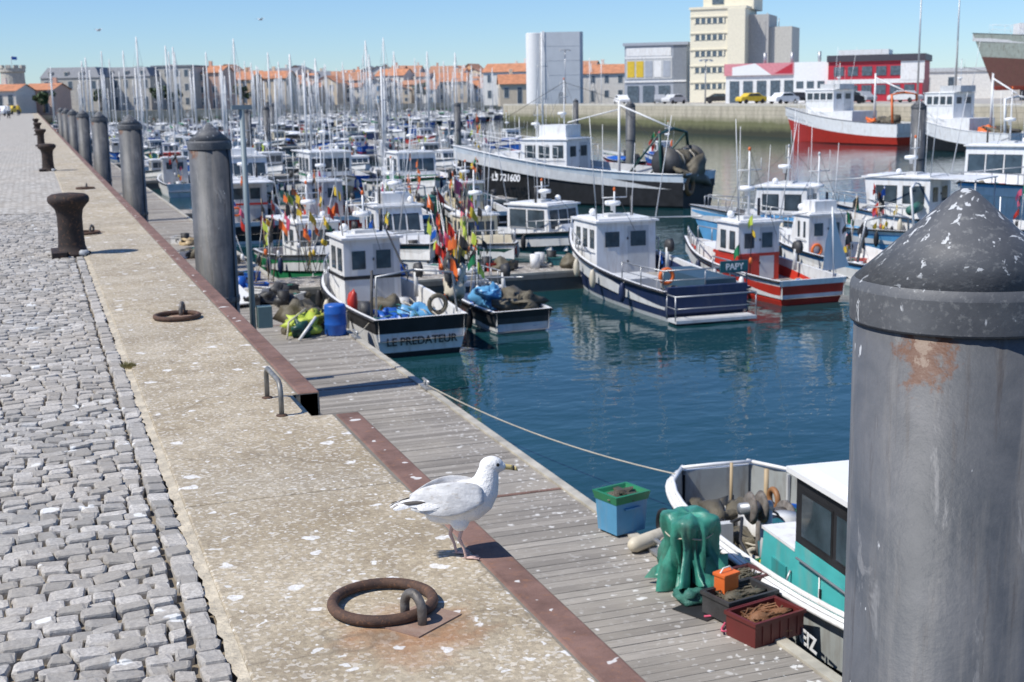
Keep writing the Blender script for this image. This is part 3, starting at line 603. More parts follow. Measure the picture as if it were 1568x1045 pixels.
for sg in (1,-1): b.tube([(r[5][0],(r[5][1]+.01)*sg,r[5][2]+.035) for r in rows[0:30:2]],.024,8,WH)
b.tube([(-3.86,-.46,.89),(-3.88,0,.89),(-3.86,.46,.89)],.024,8,WH)
for sg in (1,-1):
    for r in rows[2:18:4]: b.box(r[5][0]-.02,r[5][0]+.02,r[5][1]*sg-.03*sg-.015,r[5][1]*sg-.03*sg+.015,.38,.84,LG)
for r in rows[4:14:3]: b.torus((r[4][0],-(r[4][1]+.07),r[4][2]-.35),.15,.055,BLK,'Y',18,8)
MR=mat_rust('hauler_metal',(.09,.08,.07),(.22,.2,.18),0,12)
b.cyl((-1.3,-.55,.4),(-1.3,-.55,1.2),.06,None,10,LG)
for k,r_ in ((-.60,.17),(-.72,.17)): b.cyl((-1.3,k,1.2),(-1.3,k-.035,1.2),r_,r_*.8,24,MR)
b.cyl((-1.3,-.5,1.2),(-1.3,-.85,1.2),.06,None,12,ALU); b.cyl((-2.2,-.3,.65),(-2.2,.1,.65),.2,None,18,MR); b.cyl((-2.2,-.34,.65),(-2.2,-.3,.65),.27,None,20,WH); b.cyl((-2.2,.1,.65),(-2.2,.14,.65),.27,None,20,MR)
b.cyl((-3.0,.25,.35),(-3.0,.25,1.05),.03,None,8,BEIGE); b.cyl((-3.2,-.1,.35),(-3.2,-.1,1.1),.02,None,8,BEIGE); b.torus((-2.8,.25,.75),.11,.035,WOOD,'Y'); b.cyl((-1.2,.55,.36),(-1.2,.55,.95),.10,.10,14,WH); b.ell((-1.2,.55,.95),(.10,.10,.09),WH,12,6)
b.cyl((-1.6,-.1,.36),(-1.6,-.1,.85),.09,None,12,WH2); b.ell((-1.9,.5,.5),(.35,.3,.22),NET,18,12,.6,8); b.ell((-2.8,-.4,.46),(.3,.3,.16),NET,16,10,.6,9)
b.box(-2.0,-1.4,.0,.45,.372,.62,M('engine_hatch',(.25,.30,.30),dirt=.8)); b.cyl((-1.7,-.45,.37),(-1.7,-.45,.9),.03,None,8,MR); b.cyl((-1.0,-.1,.37),(-1.0,-.1,1.5),.025,None,8,ALU)
b.prism([(-2.65,.70),(-2.70,.86),(-2.60,.94),(-2.42,.93),(-2.38,.72)][::-1],.50,.70,DKG); b.box(-2.60,-2.5,.55,.65,.38,.72,MR)
b.box(-1.75,-1.6,-.35,-.20,.372,.9,TEAL); b.torus((-1.77,-.27,.88),.09,.013,BLK,'X'); b.box(-2.1,-2.0,-.75,-.6,.372,.8,LG)
for q_ in range(5): b.tube([(-2.2+.33*i,-.65+.25*q_+.1*math.sin(i*2+q_),.70+.2*math.sin(i*1.4+q_)) for i in range(5)],.018,6,[BLK,TEAL,BLK,ROPE,NET][q_])
crate(b,-1.05,-.70,.38,.2,LIME,.36,.26,.16,NET); crate(b,-1.05,-.25,.38,.1,DKG,.5,.34,.22,NET); crate(b,-1.05,-.60,.55,.3,GREEN,.32,.24,.14,YEL); crate(b,-1.5,.75,.38,.5,TURQ,.45,.3,.2); clutter(b,-3.2,-1.1,1.3,.38,99,10); clutter(b,-2.9,-1.1,1.2,.48,123,7)
for q_ in range(7): b.tube([(-3.2+.45*i+.1*math.sin(q_*3+i),-.6+.2*q_+.15*math.sin(i*1.7+q_),.42+.3*abs(math.sin(i*.9+q_))) for i in range(6)],.012,6,random.choice([ROPE,BLK,NETG]))
fenders(b,rows,7,(18,))
o=b.obj('fishing_boat',(7.13,9.75,WZ-.24)); hd(o,-.10,-1)
label('LE BREIZ','bow_lettering',(.62,-1.165,.72),(rad(93),0,0),.2,LET,o)

# ---------------- marina variants
def motor_variant(seed):
    random.seed(seed); L=random.uniform(5.5,8.5); Bm=L*.33; b=B(); side=random.choice([WH,WH,NAVY,BLUE,DGREEN,BLK,RED,TEAL,LBLUE]); wall=random.choice([WH,WH,WH,CRM,LG]); 
    hull(b,L,Bm,.75,1.15,side,boot=random.choice([WH,BLUE,RED,BLK]),top=random.choice([WH,WH,side]),n=12)
    hx=random.choice([-.05,.0,.08]); house(b,L*hx,L*(hx+random.uniform(.17,.26)),Bm*.62,.5,random.uniform(1.0,1.5),wall,WH,slant=random.choice([-.3,-.5,.15]),nw=2,lower=random.choice([None,None,side])); mast(b,.1,0,1.8,random.uniform(.6,2.2),seed)
    if seed%2: b.prism([(L*.17,.6),(L*.17,1.2),(L*.32,1.05),(L*.36,.6)][::-1],-Bm*.25,Bm*.25,WH)
    clutter(b,-L*.42,-L*.08,Bm*.7,.45,seed,9)
    if seed%4==0: flags(b,-L*.3,0,.5,4,2.0,seed,.3)
    if seed%3==0: b.box(-L*.4,-L*.05,-Bm*.36,Bm*.36,1.5,1.55,random.choice([BLUE,NAVY,LG])); 
    return b.mesh('motor_boat')
def skiff_variant(seed):
    random.seed(seed); L=random.uniform(4,5.5); b=B(); side=random.choice([WH,BLUE,GREEN,RED,NAVY]); hull(b,L,L*.36,.5,.8,side,boot=WH,top=random.choice([WH,BLK]),n=12,depth=.35)
    for k in (-.2,.1): b.box(L*k,L*k+.25,-L*.16,L*.16,.35,.39,WOOD)
    b.prism([(-L*.5-.25,.2),(-L*.5-.3,.8),(-L*.5-.1,1.0),(-L*.5+.05,.85),(-L*.5,.3)][::-1],-.14,.14,DKG); clutter(b,-L*.3,L*.3,L*.25,.2,seed,6)
    if seed%2: b.ell((L*.05,0,.55),(L*.3,L*.15,.22),random.choice([BLUE,NAVY,NETG]),16,8,.2,seed)
    return b.mesh('motor_boat')
def sail_variant(seed):
    random.seed(seed); L=random.uniform(7,10); Bm=L*.3; b=B(); side=random.choice([WH,WH,WH,NAVY,BLK])
    hull(b,L,Bm,.85,1.15,side,boot=random.choice([BLUE,RED,WH,BLK]),top=WH,n=12,depth=.15)
    b.prism([(-L*.15,.8),(-L*.13,1.3),(L*.15,1.25),(L*.26,.8)][::-1],-Bm*.28,Bm*.28,WH2); b.box(-L*.1,L*.12,-Bm*.285,Bm*.285,.98,1.12,GLS)
    H=L*random.uniform(1.15,1.55); mx=L*.08; b.cyl((mx,0,.9),(mx,0,H),.11,.08,8,MASTW); 
    b.cyl((mx,0,1.9),(-L*.32,0,1.8),.09,.12,8,random.choice([BLUE,NAVY,WH,GREEN]))
    for k in (.45,.72): b.cyl((mx,-.6,H*k),(mx,.6,H*k),.03,None,5,ALU)
    for e_ in ((L*.48,0,1.1),(-L*.47,0,.9)): b.cyl((mx,0,H),e_,.018,None,4,ALU)
    for sg in (1,-1): b.tube([(mx,0,H),(mx,sg*.6,H*.72),(mx,sg*.6,H*.45),(mx,sg*Bm*.45,.9)],.014,4,ALU)
    if seed%2: b.cyl((L*.46,0,1.3),(mx+.3,0,H*.9),.06,.04,6,WH)
    rail(b,[(-L*.45,-Bm*.35,.85),(-L*.47,0,.85),(-L*.45,Bm*.35,.85)],.6)
    return b.mesh('sailboat')
MV=[motor_variant(200+i) for i in range(14)]; KV=[skiff_variant(400+i) for i in range(5)]; SV=[sail_variant(300+i) for i in range(7)]
random.seed(17)
def put(kind,x,y,head,k=1):
    me=random.choice(SV if kind=='s' else (KV if random.random()<.22 else MV)); s=random.uniform(.8,1.08)*k
    place(me,'sailboat' if kind=='s' else 'motor_boat',(x,y,WZ),head+random.uniform(-.1,.1)+(math.pi if random.random()<.25 else 0),scale=(s,s,s))
for fy,fx in FING[2:]:
    for side in (-1,1):
        x=7.5
        while x<32:
            if random.random()<.93:
                k='s' if random.random()<(.10 if fy<100 else .34 if fy<160 else .55) else 'm'; put(k,x,fy+side*(5.4+random.uniform(-.5,.5)),math.pi/2*side*-1,.75 if k=='s' and fy<140 else 1)
            x+=random.uniform(2.7,3.7)
for fy in range(90,235,25):
    for side in (-1,1):
        x=39
        while x<(46 if fy<170 else 58):
            put('s' if random.random()<.3 else 'm',x,fy+side*5,math.pi/2*-side); x+=random.uniform(3.2,4.2)
for yy in range(236,372,12):
    x=4+ (40 if yy>275 else 0)
    while x<.46*yy+10:
        if x< 74 or yy>255: put('s' if random.random()<.7 else 'm',x,yy+random.uniform(-3,3),random.choice([1,-1])*math.pi/2)
        x+=random.uniform(3.0,6.0)

# ================================================================ far quay + right ships
b=B(); b.box(79,700,-60,222,-8,-.02,QW2); b.obj('far_quay_wall')
b=B(); b.box(79.05,700,-60,221.9,-.02,.0,M('far_quay_paving',(.42,.39,.34),scale=.3,bmp=.3)); b.box(79,79.6,-60,222,0,.25,M('coping_stone',(.58,.54,.45),scale=.5)); b.obj('far_quay_pavement')
b=B()
b.box(-700,40,284.5,290,-8,-.04,QW2); b.box(40,1500,374.5,380,-8,-.04,QW2); b.box(39.5,40,285,375,-8,-.05,QW2); b.obj('inner_harbour_wall')
def ship(name,cx,cy,hdir,L,Bm,F0,F1,side,boot,house_l,seed,stripe=WH,hh=2.0,tb=.9,k=1):
    b=B(); rows=hull(b,L,Bm,F0,F1,side,boot=boot,top=stripe,bottom=BOOT,topband=tb,rake=L*.09,flare=.4,depth=.9,n=20)
    b.box(-L*.12,L*.28,-Bm*.34,Bm*.34,F0-.2,F0+1.1,WH); house(b,L*.06,L*.06+house_l,Bm*.56,F0+1.1,hh,WH,WH,slant=.15,nw=4)
    zr=F0+1.2+hh; mast(b,L*.10,0,zr,2.6,seed); b.cyl((-L*.2,0,F0),(-L*.2,0,F0+4.6),.12,.08,8,WH); b.tube([(-L*.2,0,F0+4.2),(-L*.42,0,F0+3.0)],.07,6,WH); b.tube([(-L*.2,0,F0+4.6),(L*.08,0,zr+2)],.02,4,BLK)
    b.box(L*.06-.4,L*.06+house_l*.6,-Bm*.2,Bm*.2,zr,zr+.5,LG)
    for sg in (1,-1):
        b.tube([(-L*.45,sg*Bm*.35,F0-.4),(-L*.43,sg*Bm*.33,F0+2.6),(-L*.43,0,F0+2.8)],.11,8,ORG if seed==3 else WH); rail(b,[(r[5][0],r[5][1]*sg,r[5][2]) for r in rows[12:20]],.8,WH)
        b.cyl((L*.08,sg*1.0,zr),(L*.04,sg*1.2,zr+4),.03,.015,5,WH)
    clutter(b,-L*.42,-L*.15,Bm*.8,F0-.4,seed,18); b.ell((-L*.3,0,F0),(1.3,1,.5),NET,16,10,.6,seed); b.ell((-L*.22,.6,F0+.1),(.6,.5,.4),ORG,14,9,.6,seed+1)
    o=b.obj(name,(cx,cy,WZ)); hd(o,*hdir); return o
ship('trawler',75.0,110,(-.14,1),16.5,4.6,2.0,3.5,RED,RED,4,3,stripe=WH,tb=1.25)
ship('trawler',71.8,88.6,(-.1,1),11.5,4.0,1.6,2.9,BLK,BLK,3.2,6,stripe=WH,tb=1.15)
ship('trawler',76,72,(0,1),12,4.0,1.4,2.6,BLUE,WH,3.4,8,tb=.6)
b=B(); b.X=Matrix.Translation((0,0,1.7)); rows=hull(b,26,7.5,5.0,6.6,M('rust_brown_hull',(.13,.055,.045),dirt=.6),boot=BOOT,top=M('faded_grey_green',(.30,.34,.30),dirt=.7),bottom=BOOT,topband=2.9,rake=2.8,flare=.4,depth=1)
b.box(-8,7,-2.8,2.8,4.3,7.0,WH); b.box(7,10.6,-1.5,1.5,5.4,7.6,WH); b.box(-3,6,-2.2,2.2,7.0,8.6,WH); house(b,2.0,6.5,3.6,8.6,1.8,WH,WH,slant=.3,nw=4); mast(b,5,0,10.5,3,9); b.cyl((9.5,0,7.6),(9.5,0,11.5),.1,.06,8,WH); b.tube([(9.5,0,11),(4,0,10.5)],.02,4,BLK)
for sg in (1,-1): rail(b,[(r[5][0],r[5][1]*sg,r[5][2]) for r in rows[10:18]],1.1,WH)
b.X=Matrix(); 
for xx in range(-9,10,3):
    b.box(xx-.2,xx+.2,-2.2,2.2,0,1.4,DKG)
o=b.obj('ship_on_slipway',(124.2,129,0)); hd(o,-.90,.44)

# ================================================================ buildings
WGL=M('building_glass',(.09,.12,.15),rough=.15,var=.4)
def building(name,x,y,w,d,h,rz,wall,roofm,floors,cols,roof='flat',winm=None,rh=2.0,side=True,shut=None,ww=.9,base=0,sillm=None):
    b=B(); winm=winm or WGL; b.box(-w/2,w/2,0,d,base-.5,h,wall)
    fh=h/floors
    def face_windows(length,n,fn):
        for fl in range(floors):
            for i in range(n):
                if random.random()<.12: continue
                c_=-length/2+length*(i+.5)/n; z0=fl*fh+fh*(.02 if fl==0 and i%3==1 else .32); z1=fl*fh+fh*.80
                fn(c_-ww/2,c_+ww/2,z0,z1)
    FR=M('window_frame_white',(.6,.6,.58))
    def fr(a,c_,z0,z1):
        b.box(a-.1,c_+.1,-.04,.02,z0-.1,z1+.1,sillm or FR); b.box(a,c_,-.055,0,z0,z1,winm)
        if shut: b.box(a-ww*.5,a-.12,-.07,0,z0,z1,shut); b.box(c_+.12,c_+ww*.5,-.07,0,z0,z1,shut)
    face_windows(w,cols,fr)
    if side:
        nd_=max(1,int(d/3.2))
        def fs_(a,c_,z0,z1): b.box(-w/2-.04,-w/2+.02,a+d/2-.1,c_+d/2+.1,z0-.1,z1+.1,sillm or FR); b.box(-w/2-.055,-w/2,a+d/2,c_+d/2,z0,z1,winm)
        face_windows(d,nd_,fs_)
    if roof=='flat':
        b.box(-w/2-.2,w/2+.2,-.2,d+.2,h,h+.35,roofm)
    elif roof=='gable':
        X=b.X.copy(); b.X=X@Matrix.Translation((0,d/2,0)); 
        vs=[(-w/2-.3,-d/2-.4,h-.1),(w/2+.3,-d/2-.4,h-.1),(w/2+.3,0,h+rh),(-w/2-.3,0,h+rh),(-w/2-.3,d/2+.4,h-.1),(w/2+.3,d/2+.4,h-.1)]
        b.add(vs,[(0,1,2,3),(3,2,5,4)],roofm); b.add([(-w/2,-d/2,h),(-w/2,d/2,h),(-w/2,0,h+rh-.1)],[(0,1,2)],wall); b.add([(w/2,-d/2,h),(w/2,d/2,h),(w/2,0,h+rh-.1)],[(0,2,1)],wall)
        b.X=X; cx=random.uniform(-.35,.3)*w; b.box(cx,cx+.7,d*.5,d*.5+.6,h+rh*.5,h+rh+1.1,wall)
    elif roof=='gablef':
        vs=[(-w/2-.3,-.4,h-.1),(0,-.4,h+rh),(w/2+.3,-.4,h-.1),(-w/2-.3,d+.4,h-.1),(0,d+.4,h+rh),(w/2+.3,d+.4,h-.1)]
        b.add(vs,[(0,1,4,3),(1,2,5,4)],roofm); b.add([(-w/2,0,h),(w/2,0,h),(0,0,h+rh-.1)],[(0,1,2)],wall)
    elif roof=='mansard':
        i=1.2; vs=[(-w/2-.2,-.2,h),(w/2+.2,-.2,h),(w/2+.2,d+.2,h),(-w/2-.2,d+.2,h),(-w/2+i,i,h+rh),(w/2-i,i,h+rh),(w/2-i,d-i,h+rh),(-w/2+i,d-i,h+rh)]
        b.add(vs,[(0,1,5,4),(1,2,6,5),(2,3,7,6),(3,0,4,7),(4,5,6,7)],roofm)
        for k in range(int(w/3.5)):
            xx=-w/2+2.2+k*3.5; b.box(xx-.5,xx+.5,.1,1.3,h+.2,h+1.3,wall); b.box(xx-.35,xx+.35,.04,.1,h+.3,h+1.15,winm)
    o=b.obj(name,(x,y,0),rz); return o
TERR=M('terracotta_tiles',(.50,.22,.115),var=.3,scale=1.2,rough=.9); TERR2=M('old_tiles',(.42,.22,.14),var=.3,scale=1.5,rough=.9); SLATE=M('slate_roof',(.20,.21,.23),var=.2,rough=.7)
WALLS=[M('render_white',(.70,.66,.59),dirt=.2,dirtcol=(.35,.3,.25)),M('render_cream',(.66,.56,.42)),M('render_pink',(.62,.39,.29)),M('render_grey',(.50,.46,.41)),M('render_ochre',(.62,.42,.24)),M('stone_wall',(.48,.45,.39),var=.25),M('render_white2',(.74,.72,.67))]
random.seed(23)
for (y0,hlo,hhi) in ((384,4,6.6),(398,5,7.8),(414,6,9.2),(432,7,10.2),(455,8,11.6)):
    x=-12+random.uniform(-4,0)+ (45 if y0<390 else 20)
    lim=.47*y0
    while x<lim+30:
        w_=random.uniform(4.5,11); h_=random.uniform(hlo,hhi)
        building('town_house',x+w_/2,y0+random.uniform(0,8),w_,8,h_,random.uniform(-.85,-.2),random.choice(WALLS[:5]+WALLS[6:]+[WALLS[1],WALLS[0]]),random.choice([TERR,TERR,TERR2,TERR2,TERR2,SLATE]),max(2,int(h_/3)),max(1,int(w_/2.8)),roof=random.choice(['gable','gable','gablef']),rh=random.uniform(1.2,2.6),side=False,shut=random.choice([None,None,LBLUE,LG]),ww=.8)
        x+=w_+random.choice([-1.5,-.5,0,.5,2.0])
ST=WALLS[5]; GR=M('grey_stone',(.52,.49,.43),var=.15,scale=1)
building('slate_roof_mansion',8.5,298,13,12,7.0,-.45,ST,SLATE,2,5,roof='mansard',rh=2.2)
building('slate_roof_mansion',20,300,11,12,7.2,-.45,GR,SLATE,2,5,roof='mansard',rh=2.0)
building('apartment_block',30,302,9,12,9.2,-.5,GR,SLATE,3,4,roof='flat')
building('town_house',38.0,304,6,9,8.0,-.5,WALLS[2],TERR,3,2,roof='gable',rh=1.5)
building('town_house',46,322,9,9,6.6,-.5,WALLS[4],TERR,2,3,roof='gable',rh=1.8)
building('town_house',56,330,9,9,7.0,-.5,WALLS[1],TERR,2,3,roof='gable',rh=1.8)
building('town_house',1.6,270,6,9,4.4,-.4,WALLS[2],TERR,2,2,roof='gable',rh=1.2)
building('town_house',-5,262,6,9,4.2,-.4,WALLS[0],TERR,1,3,roof='gable',rh=1.2)
building('town_house',-13,250,8,9,5.2,-.4,WALLS[6],TERR,2,3,roof='gable',rh=1.5)
b=B(); b.lathe((0,0,0),[(2.8,0),(2.5,8.6),(2.8,8.8),(2.8,9.6)],20,ST,False)
for k in range(10):
    a_=k*math.tau/10; b.rbox((2.6*math.cos(a_),2.6*math.sin(a_),9.9),(.6,1.0,.7),a_,ST)
b.cyl((0,0,9.6),(0,0,12.3),.06,None,6,LG); b.add([(0,0,12.2),(1.2,.1,12.1),(1.2,.1,11.4),(0,0,11.5)],[(0,1,2,3)],BLUE); b.obj('stone_watchtower',(-3.0,318,0))
# silo
b=B(); SW=M('silo_white',(.80,.79,.77),rough=.8,var=.05,dirt=.12,dirtcol=(.55,.55,.53)); SG=M('silo_grey',(.52,.55,.58),rough=.85,var=.06,scale=.5)
b.lathe((-4.0,2,0),[(1.7,0),(1.7,13.2)],24,SW,caps=False); b.lathe((-4.0,2,0),[(1.7,13.2),(1.6,13.35),(.1,13.4)],24,SW)
pts=[(-2.2,0),(4.6,0),(5.2,.6),(5.2,7.4),(4.6,8),(-2.2,8)]
b.add([(p[0],p[1],0) for p in pts]+[(p[0],p[1],13.4) for p in pts],[tuple(range(5,-1,-1)),tuple(range(6,12))]+[(i,(i+1)%6,(i+1)%6+6,i+6) for i in range(6)],SG)
b.box(-2.5,-2.1,-.15,1,0,13.6,SW); b.box(.5,1.5,-.06,.05,0,2.2,GREYM)
for k in range(1,5): b.box(-2.1,4.5,-.03,.0,k*2.7,k*2.7+.05,LG)
b.obj('storage_silo',(94.8,236,0),-.38)
b=B(); GW=M('cladding_grey',(.36,.39,.44)); b.box(-5.5,5.5,0,9,0,10,GW); b.box(-5.2,2.8,-.1,0,8.2,9.6,WH); b.box(-5.8,5.8,-.3,9.2,10,10.5,GW)
b.box(-5.2,3.0,-.12,0,4.2,7.6,LG); b.box(3.2,5.52,-.05,0,0,10,M('cladding_dark',(.2,.22,.25)))
for i in range(5): b.box(-5+i*1.6,-5+i*1.6+1.3,-.18,-.1,4.5,7.3,[YEL,YEL,GW,WH,GW][i])
b.box(-5.5,5.5,-.2,0,3.6,3.9,WH); b.box(-5.4,3,-.14,0,7.7,8.1,WH)
for i in range(3): b.box(-5+i*2.8,-5+i*2.8+2.0,-.15,0,0,3,WGL)
for i in range(3): b.box(-5.56,-5.5,1+i*2.6,2.6+i*2.6,4.5,6.8,WGL)
b.obj('harbour_warehouse',(105,214,0),-.6)
b=B(); CR=M('cream_render',(.78,.72,.56),var=.06,dirt=.25,dirtcol=(.5,.45,.35)); SH=M('grey_concrete',(.42,.41,.39)); 
b.box(-4.9,4.6,0,10,0,15.6,CR); b.box(-5.1,4.8,-.2,10.2,15.6,16.0,CR)
for k in range(5): b.box(-4.2,1.2,-.06,0,2.2+k*2.75,3.1+k*2.75,WGL); b.box(-4.9,4.6,-.2,0,3.3+k*2.75,3.5+k*2.75,CR)
for k in range(5):
    for i in range(6): b.box(-4.25+i*1.0,-3.95+i*1.0,-.1,0,2.2+k*2.75,3.1+k*2.75,CR)
    b.box(-4.96,-4.9,2,8,2.2+k*2.75,3.1+k*2.75,WGL)
b.box(1.6,4.62,-.3,-.02,0,15.6,CR)
b.box(-3.6,5.2,4,12,15.6,18.6,CR); b.box(2.4,5.21,3.9,12,18.6,19.6,SH); b.box(4.6,8,3,11,0,14.6,SH); b.box(8,11.8,4,12,0,12.5,M('tower_grey2',(.50,.48,.43))); b.box(-2,0,3.9,4,16.6,18,WGL)
for i in range(3): b.box(5+i*1.0,5.5+i*1.0,2.94,3,9,13.5,SH)
b.box(4.6,12.5,1,6,4,5,SH)
for k in range(3): b.cyl((5.2+k*2,6,12),(5.2+k*2,6,16-k),.08,None,6,ALU)
b.obj('ice_factory_building',(111.5,203,0),-.72)
b=B(); RB=M('crimson_cladding',(.46,.025,.045),var=.08); PK=M('pink_cladding',(.65,.25,.28))
b.box(-13,2,0,12,0,5.4,WH); b.box(-13.2,-3,-.3,12.1,4.0,5.7,PK); b.box(-3,2,-.25,12.05,0,5.72,WH2); b.box(2,15,-1,12,0,6.0,RB); b.box(1.8,15.3,-1.3,12.2,5.6,6.5,M('dark_fascia',(.06,.055,.07)))
for i in range(5): b.box(-12.4+i*2,-11+i*2,-.06,0,.8 if i%2 else .1,3.2,WGL)
for i in range(3): b.box(-2.6+i*1.5,-1.6+i*1.5,-.3,-.2,2,3.0,WGL)
b.add([(-12,-.33,4.0),(-6.2,-.33,4.0),(-8.6,-.33,5.7),(-12,-.33,5.2)],[(0,1,2,3)],WH2); b.add([(-5.8,-.33,4.2),(-3.2,-.33,4.2),(-3.2,-.33,5.6)],[(0,1,2)],RB)
for k in (1.0,3.6):
    for i in range(6): b.box(2.8+i*1.95,4.2+i*1.95,-1.08,-1,k,k+1.3,WGL)
b.box(1.9,15.1,-1.06,-1,2.5,3.1,WH); b.box(12,15.2,-1.1,-1,2.9,5.55,WH); b.box(3,10,2,8,6.5,7.3,WH); 
for k in range(5): b.cyl((-8+k*4,4,5.4),(-8+k*4,4,7.3),.25,None,10,ALU)
b.obj('fish_auction_hall',(107,166,0),-.72)
building('harbour_shed',134,176,26,12,4.2,-.6,WALLS[6],LG,1,7,roof='flat',side=True)
building('harbour_shed',156,190,30,12,4.8,-.6,WALLS[3],LG,1,7,roof='flat')
building('harbour_shed',100,262,14,10,4.2,-.3,WALLS[1],TERR,1,5,roof='gable'); building('town_house',118,268,12,10,6.2,-.5,WALLS[0],TERR,2,4,roof='gable')
building('town_house',108,300,12,10,7.4,-.6,WALLS[6],TERR,2,4,roof='gable'); building('town_house',124,300,12,10,7.8,-.6,WALLS[0],TERR2,2,4,roof='gable')
def lamp(x,y,h):
    b=B(); b.cyl((0,0,0),(0,0,h),.12,.06,8,ALU); b.cyl((-.9,0,h),(.9,0,h),.05,None,6,ALU)
    for k in (-.8,0,.8): b.box(k-.2,k+.2,-.25,.05,h-.25,h-.05,LG)
    b.obj('floodlight_mast',(x,y,0))
lamp(88,117,12.5); lamp(96,121,14); lamp(84,205,9); lamp(86,160,6)
def car(x,y,rz,m):
    b=B(); pr=[(-2.1,.35),(-2.15,.75),(-1.9,.95),(-1.3,1.0),(-.75,1.45),(.7,1.48),(1.5,1.0),(2.05,.9),(2.15,.6),(2.1,.3)]
    b.prism(pr[::-1],-.85,.85,m); b.prism([(-1.15,1.02),(-.72,1.39),(.65,1.42),(1.3,1.02)][::-1],-.862,.862,GLS)
    b.add([(1.52,-.7,1.02),(1.52,.7,1.02),(.78,.65,1.44),(.78,-.65,1.44)],[(0,1,2,3)],GLS)
    for xx in (-1.3,1.35):
        for yy in (-.78,.78): b.cyl((xx,yy-.1,.32),(xx,yy+.1,.32),.32,None,14,BLK)
    o=b.obj('parked_car',(x,y,0),rz); bevel(o,.06,2)
random.seed(9)
for i,(x,y) in enumerate([(92,200),(95,192),(93,183),(98,178),(96,165),(99,158),(104,152),(92,150),(99,143),(102,138),(90,133),(-3,240),(-6,225),(-4,210),(-8,200)]):
    car(x,y,random.uniform(0,3),[WH2,GREYM,LG,BLK,YEL,BLK,WH2][i%7])
LEAF=M('foliage',(.055,.085,.03),var=.5,scale=2,isl=.5); BARK=M('bark',(.12,.09,.06))
def tree(x,y,h,seed):
    random.seed(seed); b=B(); b.tube([(0,0,0),(.1,0,h*.3),(0,.1,h*.55)],[.25,.18,.1],8,BARK)
    for i in range(6):
        a_=i*1.1; b.tube([(0,0,h*.4),(math.cos(a_)*h*.2,math.sin(a_)*h*.2,h*.7)],[.09,.03],5,BARK)
    cl=[(random.gauss(0,h*.16),random.gauss(0,h*.16),h*random.uniform(.5,.92)) for _ in range(16)]
    for i in range(1400):
        c_=random.choice(cl); d=Vector((random.gauss(0,1),random.gauss(0,1),random.gauss(0,1))).normalized()*random.uniform(.3,1)*h*.13; p=Vector(c_)+d; u=Vector((random.gauss(0,1),random.gauss(0,1),random.gauss(0,1))).normalized()*.22; v=u.orthogonal().normalized()*.2
        b.add([tuple(p-u),tuple(p+v),tuple(p+u),tuple(p-v)],[(0,1,2,3)],LEAF)
    b.obj('tree',(x,y,0))
for i,(x,y,h) in enumerate([(26,292,5),(29,293,4),(14,291,4.5),(45,300,5),(2.5,262,4),(-9,240,5),(75,381,6),(110,382,6),(140,382,7),(6,292,4)]): tree(x,y,h,i+70)
def person(x,y,rz,top,leg):
    vs=[(0,0,.95),(0,0,1.2),(0,0,1.42),(0,0,1.52),(0,0,1.62),(.02,0,1.74),(0,.19,1.40),(.03,.24,1.15),(.12,.22,.92),(0,-.19,1.40),(-.03,-.24,1.15),(.08,-.22,.92),(0,.10,.90),(.08,.10,.50),(.02,.10,.08),(.14,.10,.04),(0,-.10,.90),(-.04,-.10,.50),(-.18,-.10,.10),(-.06,-.10,.04)]
    es=[(0,1),(1,2),(2,3),(3,4),(4,5),(2,6),(6,7),(7,8),(2,9),(9,10),(10,11),(0,12),(12,13),(13,14),(14,15),(0,16),(16,17),(17,18),(18,19)]
    rr=[.15,.14,.15,.06,.10,.08,.07,.05,.04,.07,.05,.04,.10,.07,.05,.04,.10,.07,.05,.04]
    me=bpy.data.meshes.new('pedestrian'); me.from_pydata(vs,es,[]); me.materials.append(leg); me.materials.append(top); me.materials.append(M('skin',(.5,.32,.24)))
    o=bpy.data.objects.new('pedestrian',me); sc.collection.objects.link(o); o.location=(x,y,0); o.rotation_euler=(0,0,rz)
    m=o.modifiers.new('skin','SKIN'); m.use_smooth_shade=True
    for i,r in enumerate(rr): me.skin_vertices[0].data[i].radius=(r,r)
    me.skin_vertices[0].data[0].use_root=True
    m=o.modifiers.new('sub','SUBSURF'); m.levels=1; m.render_levels=1
    dg=bpy.context.evaluated_depsgraph_get(); m2=bpy.data.meshes.new_from_object(o.evaluated_get(dg)); o.modifiers.clear(); o.data=m2
    for p in m2.polygons: z=p.center.z; p.material_index=2 if z>1.5 else (1 if z>.92 else 0)
person(-3.2,150,1.7,RED,NAVY); person(-2.4,168,-1.4,WH,BLK); person(-4.6,185,1.5,LBLUE,GREYM); person(-1.6,205,1.6,YEL,NAVY); person(-3.8,128,1.6,WH,NAVY)

# ================================================================ pontoon gear
def tapered(b,w0,d0,w1,d1,h,m,t=.03):
    a0,a1,c0,c1=w0,d0,w1,d1
    vs=[(-a0/2,-a1/2,0),(a0/2,-a1/2,0),(a0/2,a1/2,0),(-a0/2,a1/2,0),(-c0/2,-c1/2,h),(c0/2,-c1/2,h),(c0/2,c1/2,h),(-c0/2,c1/2,h),(-c0/2+t,-c1/2+t,h),(c0/2-t,-c1/2+t,h),(c0/2-t,c1/2-t,h),(-c0/2+t,c1/2-t,h),(-a0/2+t,-a1/2+t,h*.55),(a0/2-t,-a1/2+t,h*.55),(a0/2-t,a1/2-t,h*.55),(-a0/2+t,a1/2-t,h*.55)]
    fs=[(0,3,2,1),(12,13,14,15)]
    for i in range(4):
        j=(i+1)%4; fs+=[(i,j,j+4,i+4),(i+4,j+4,j+8,i+8),(i+8,j+8,j+12,i+12)]
    b.add(vs,fs,m)
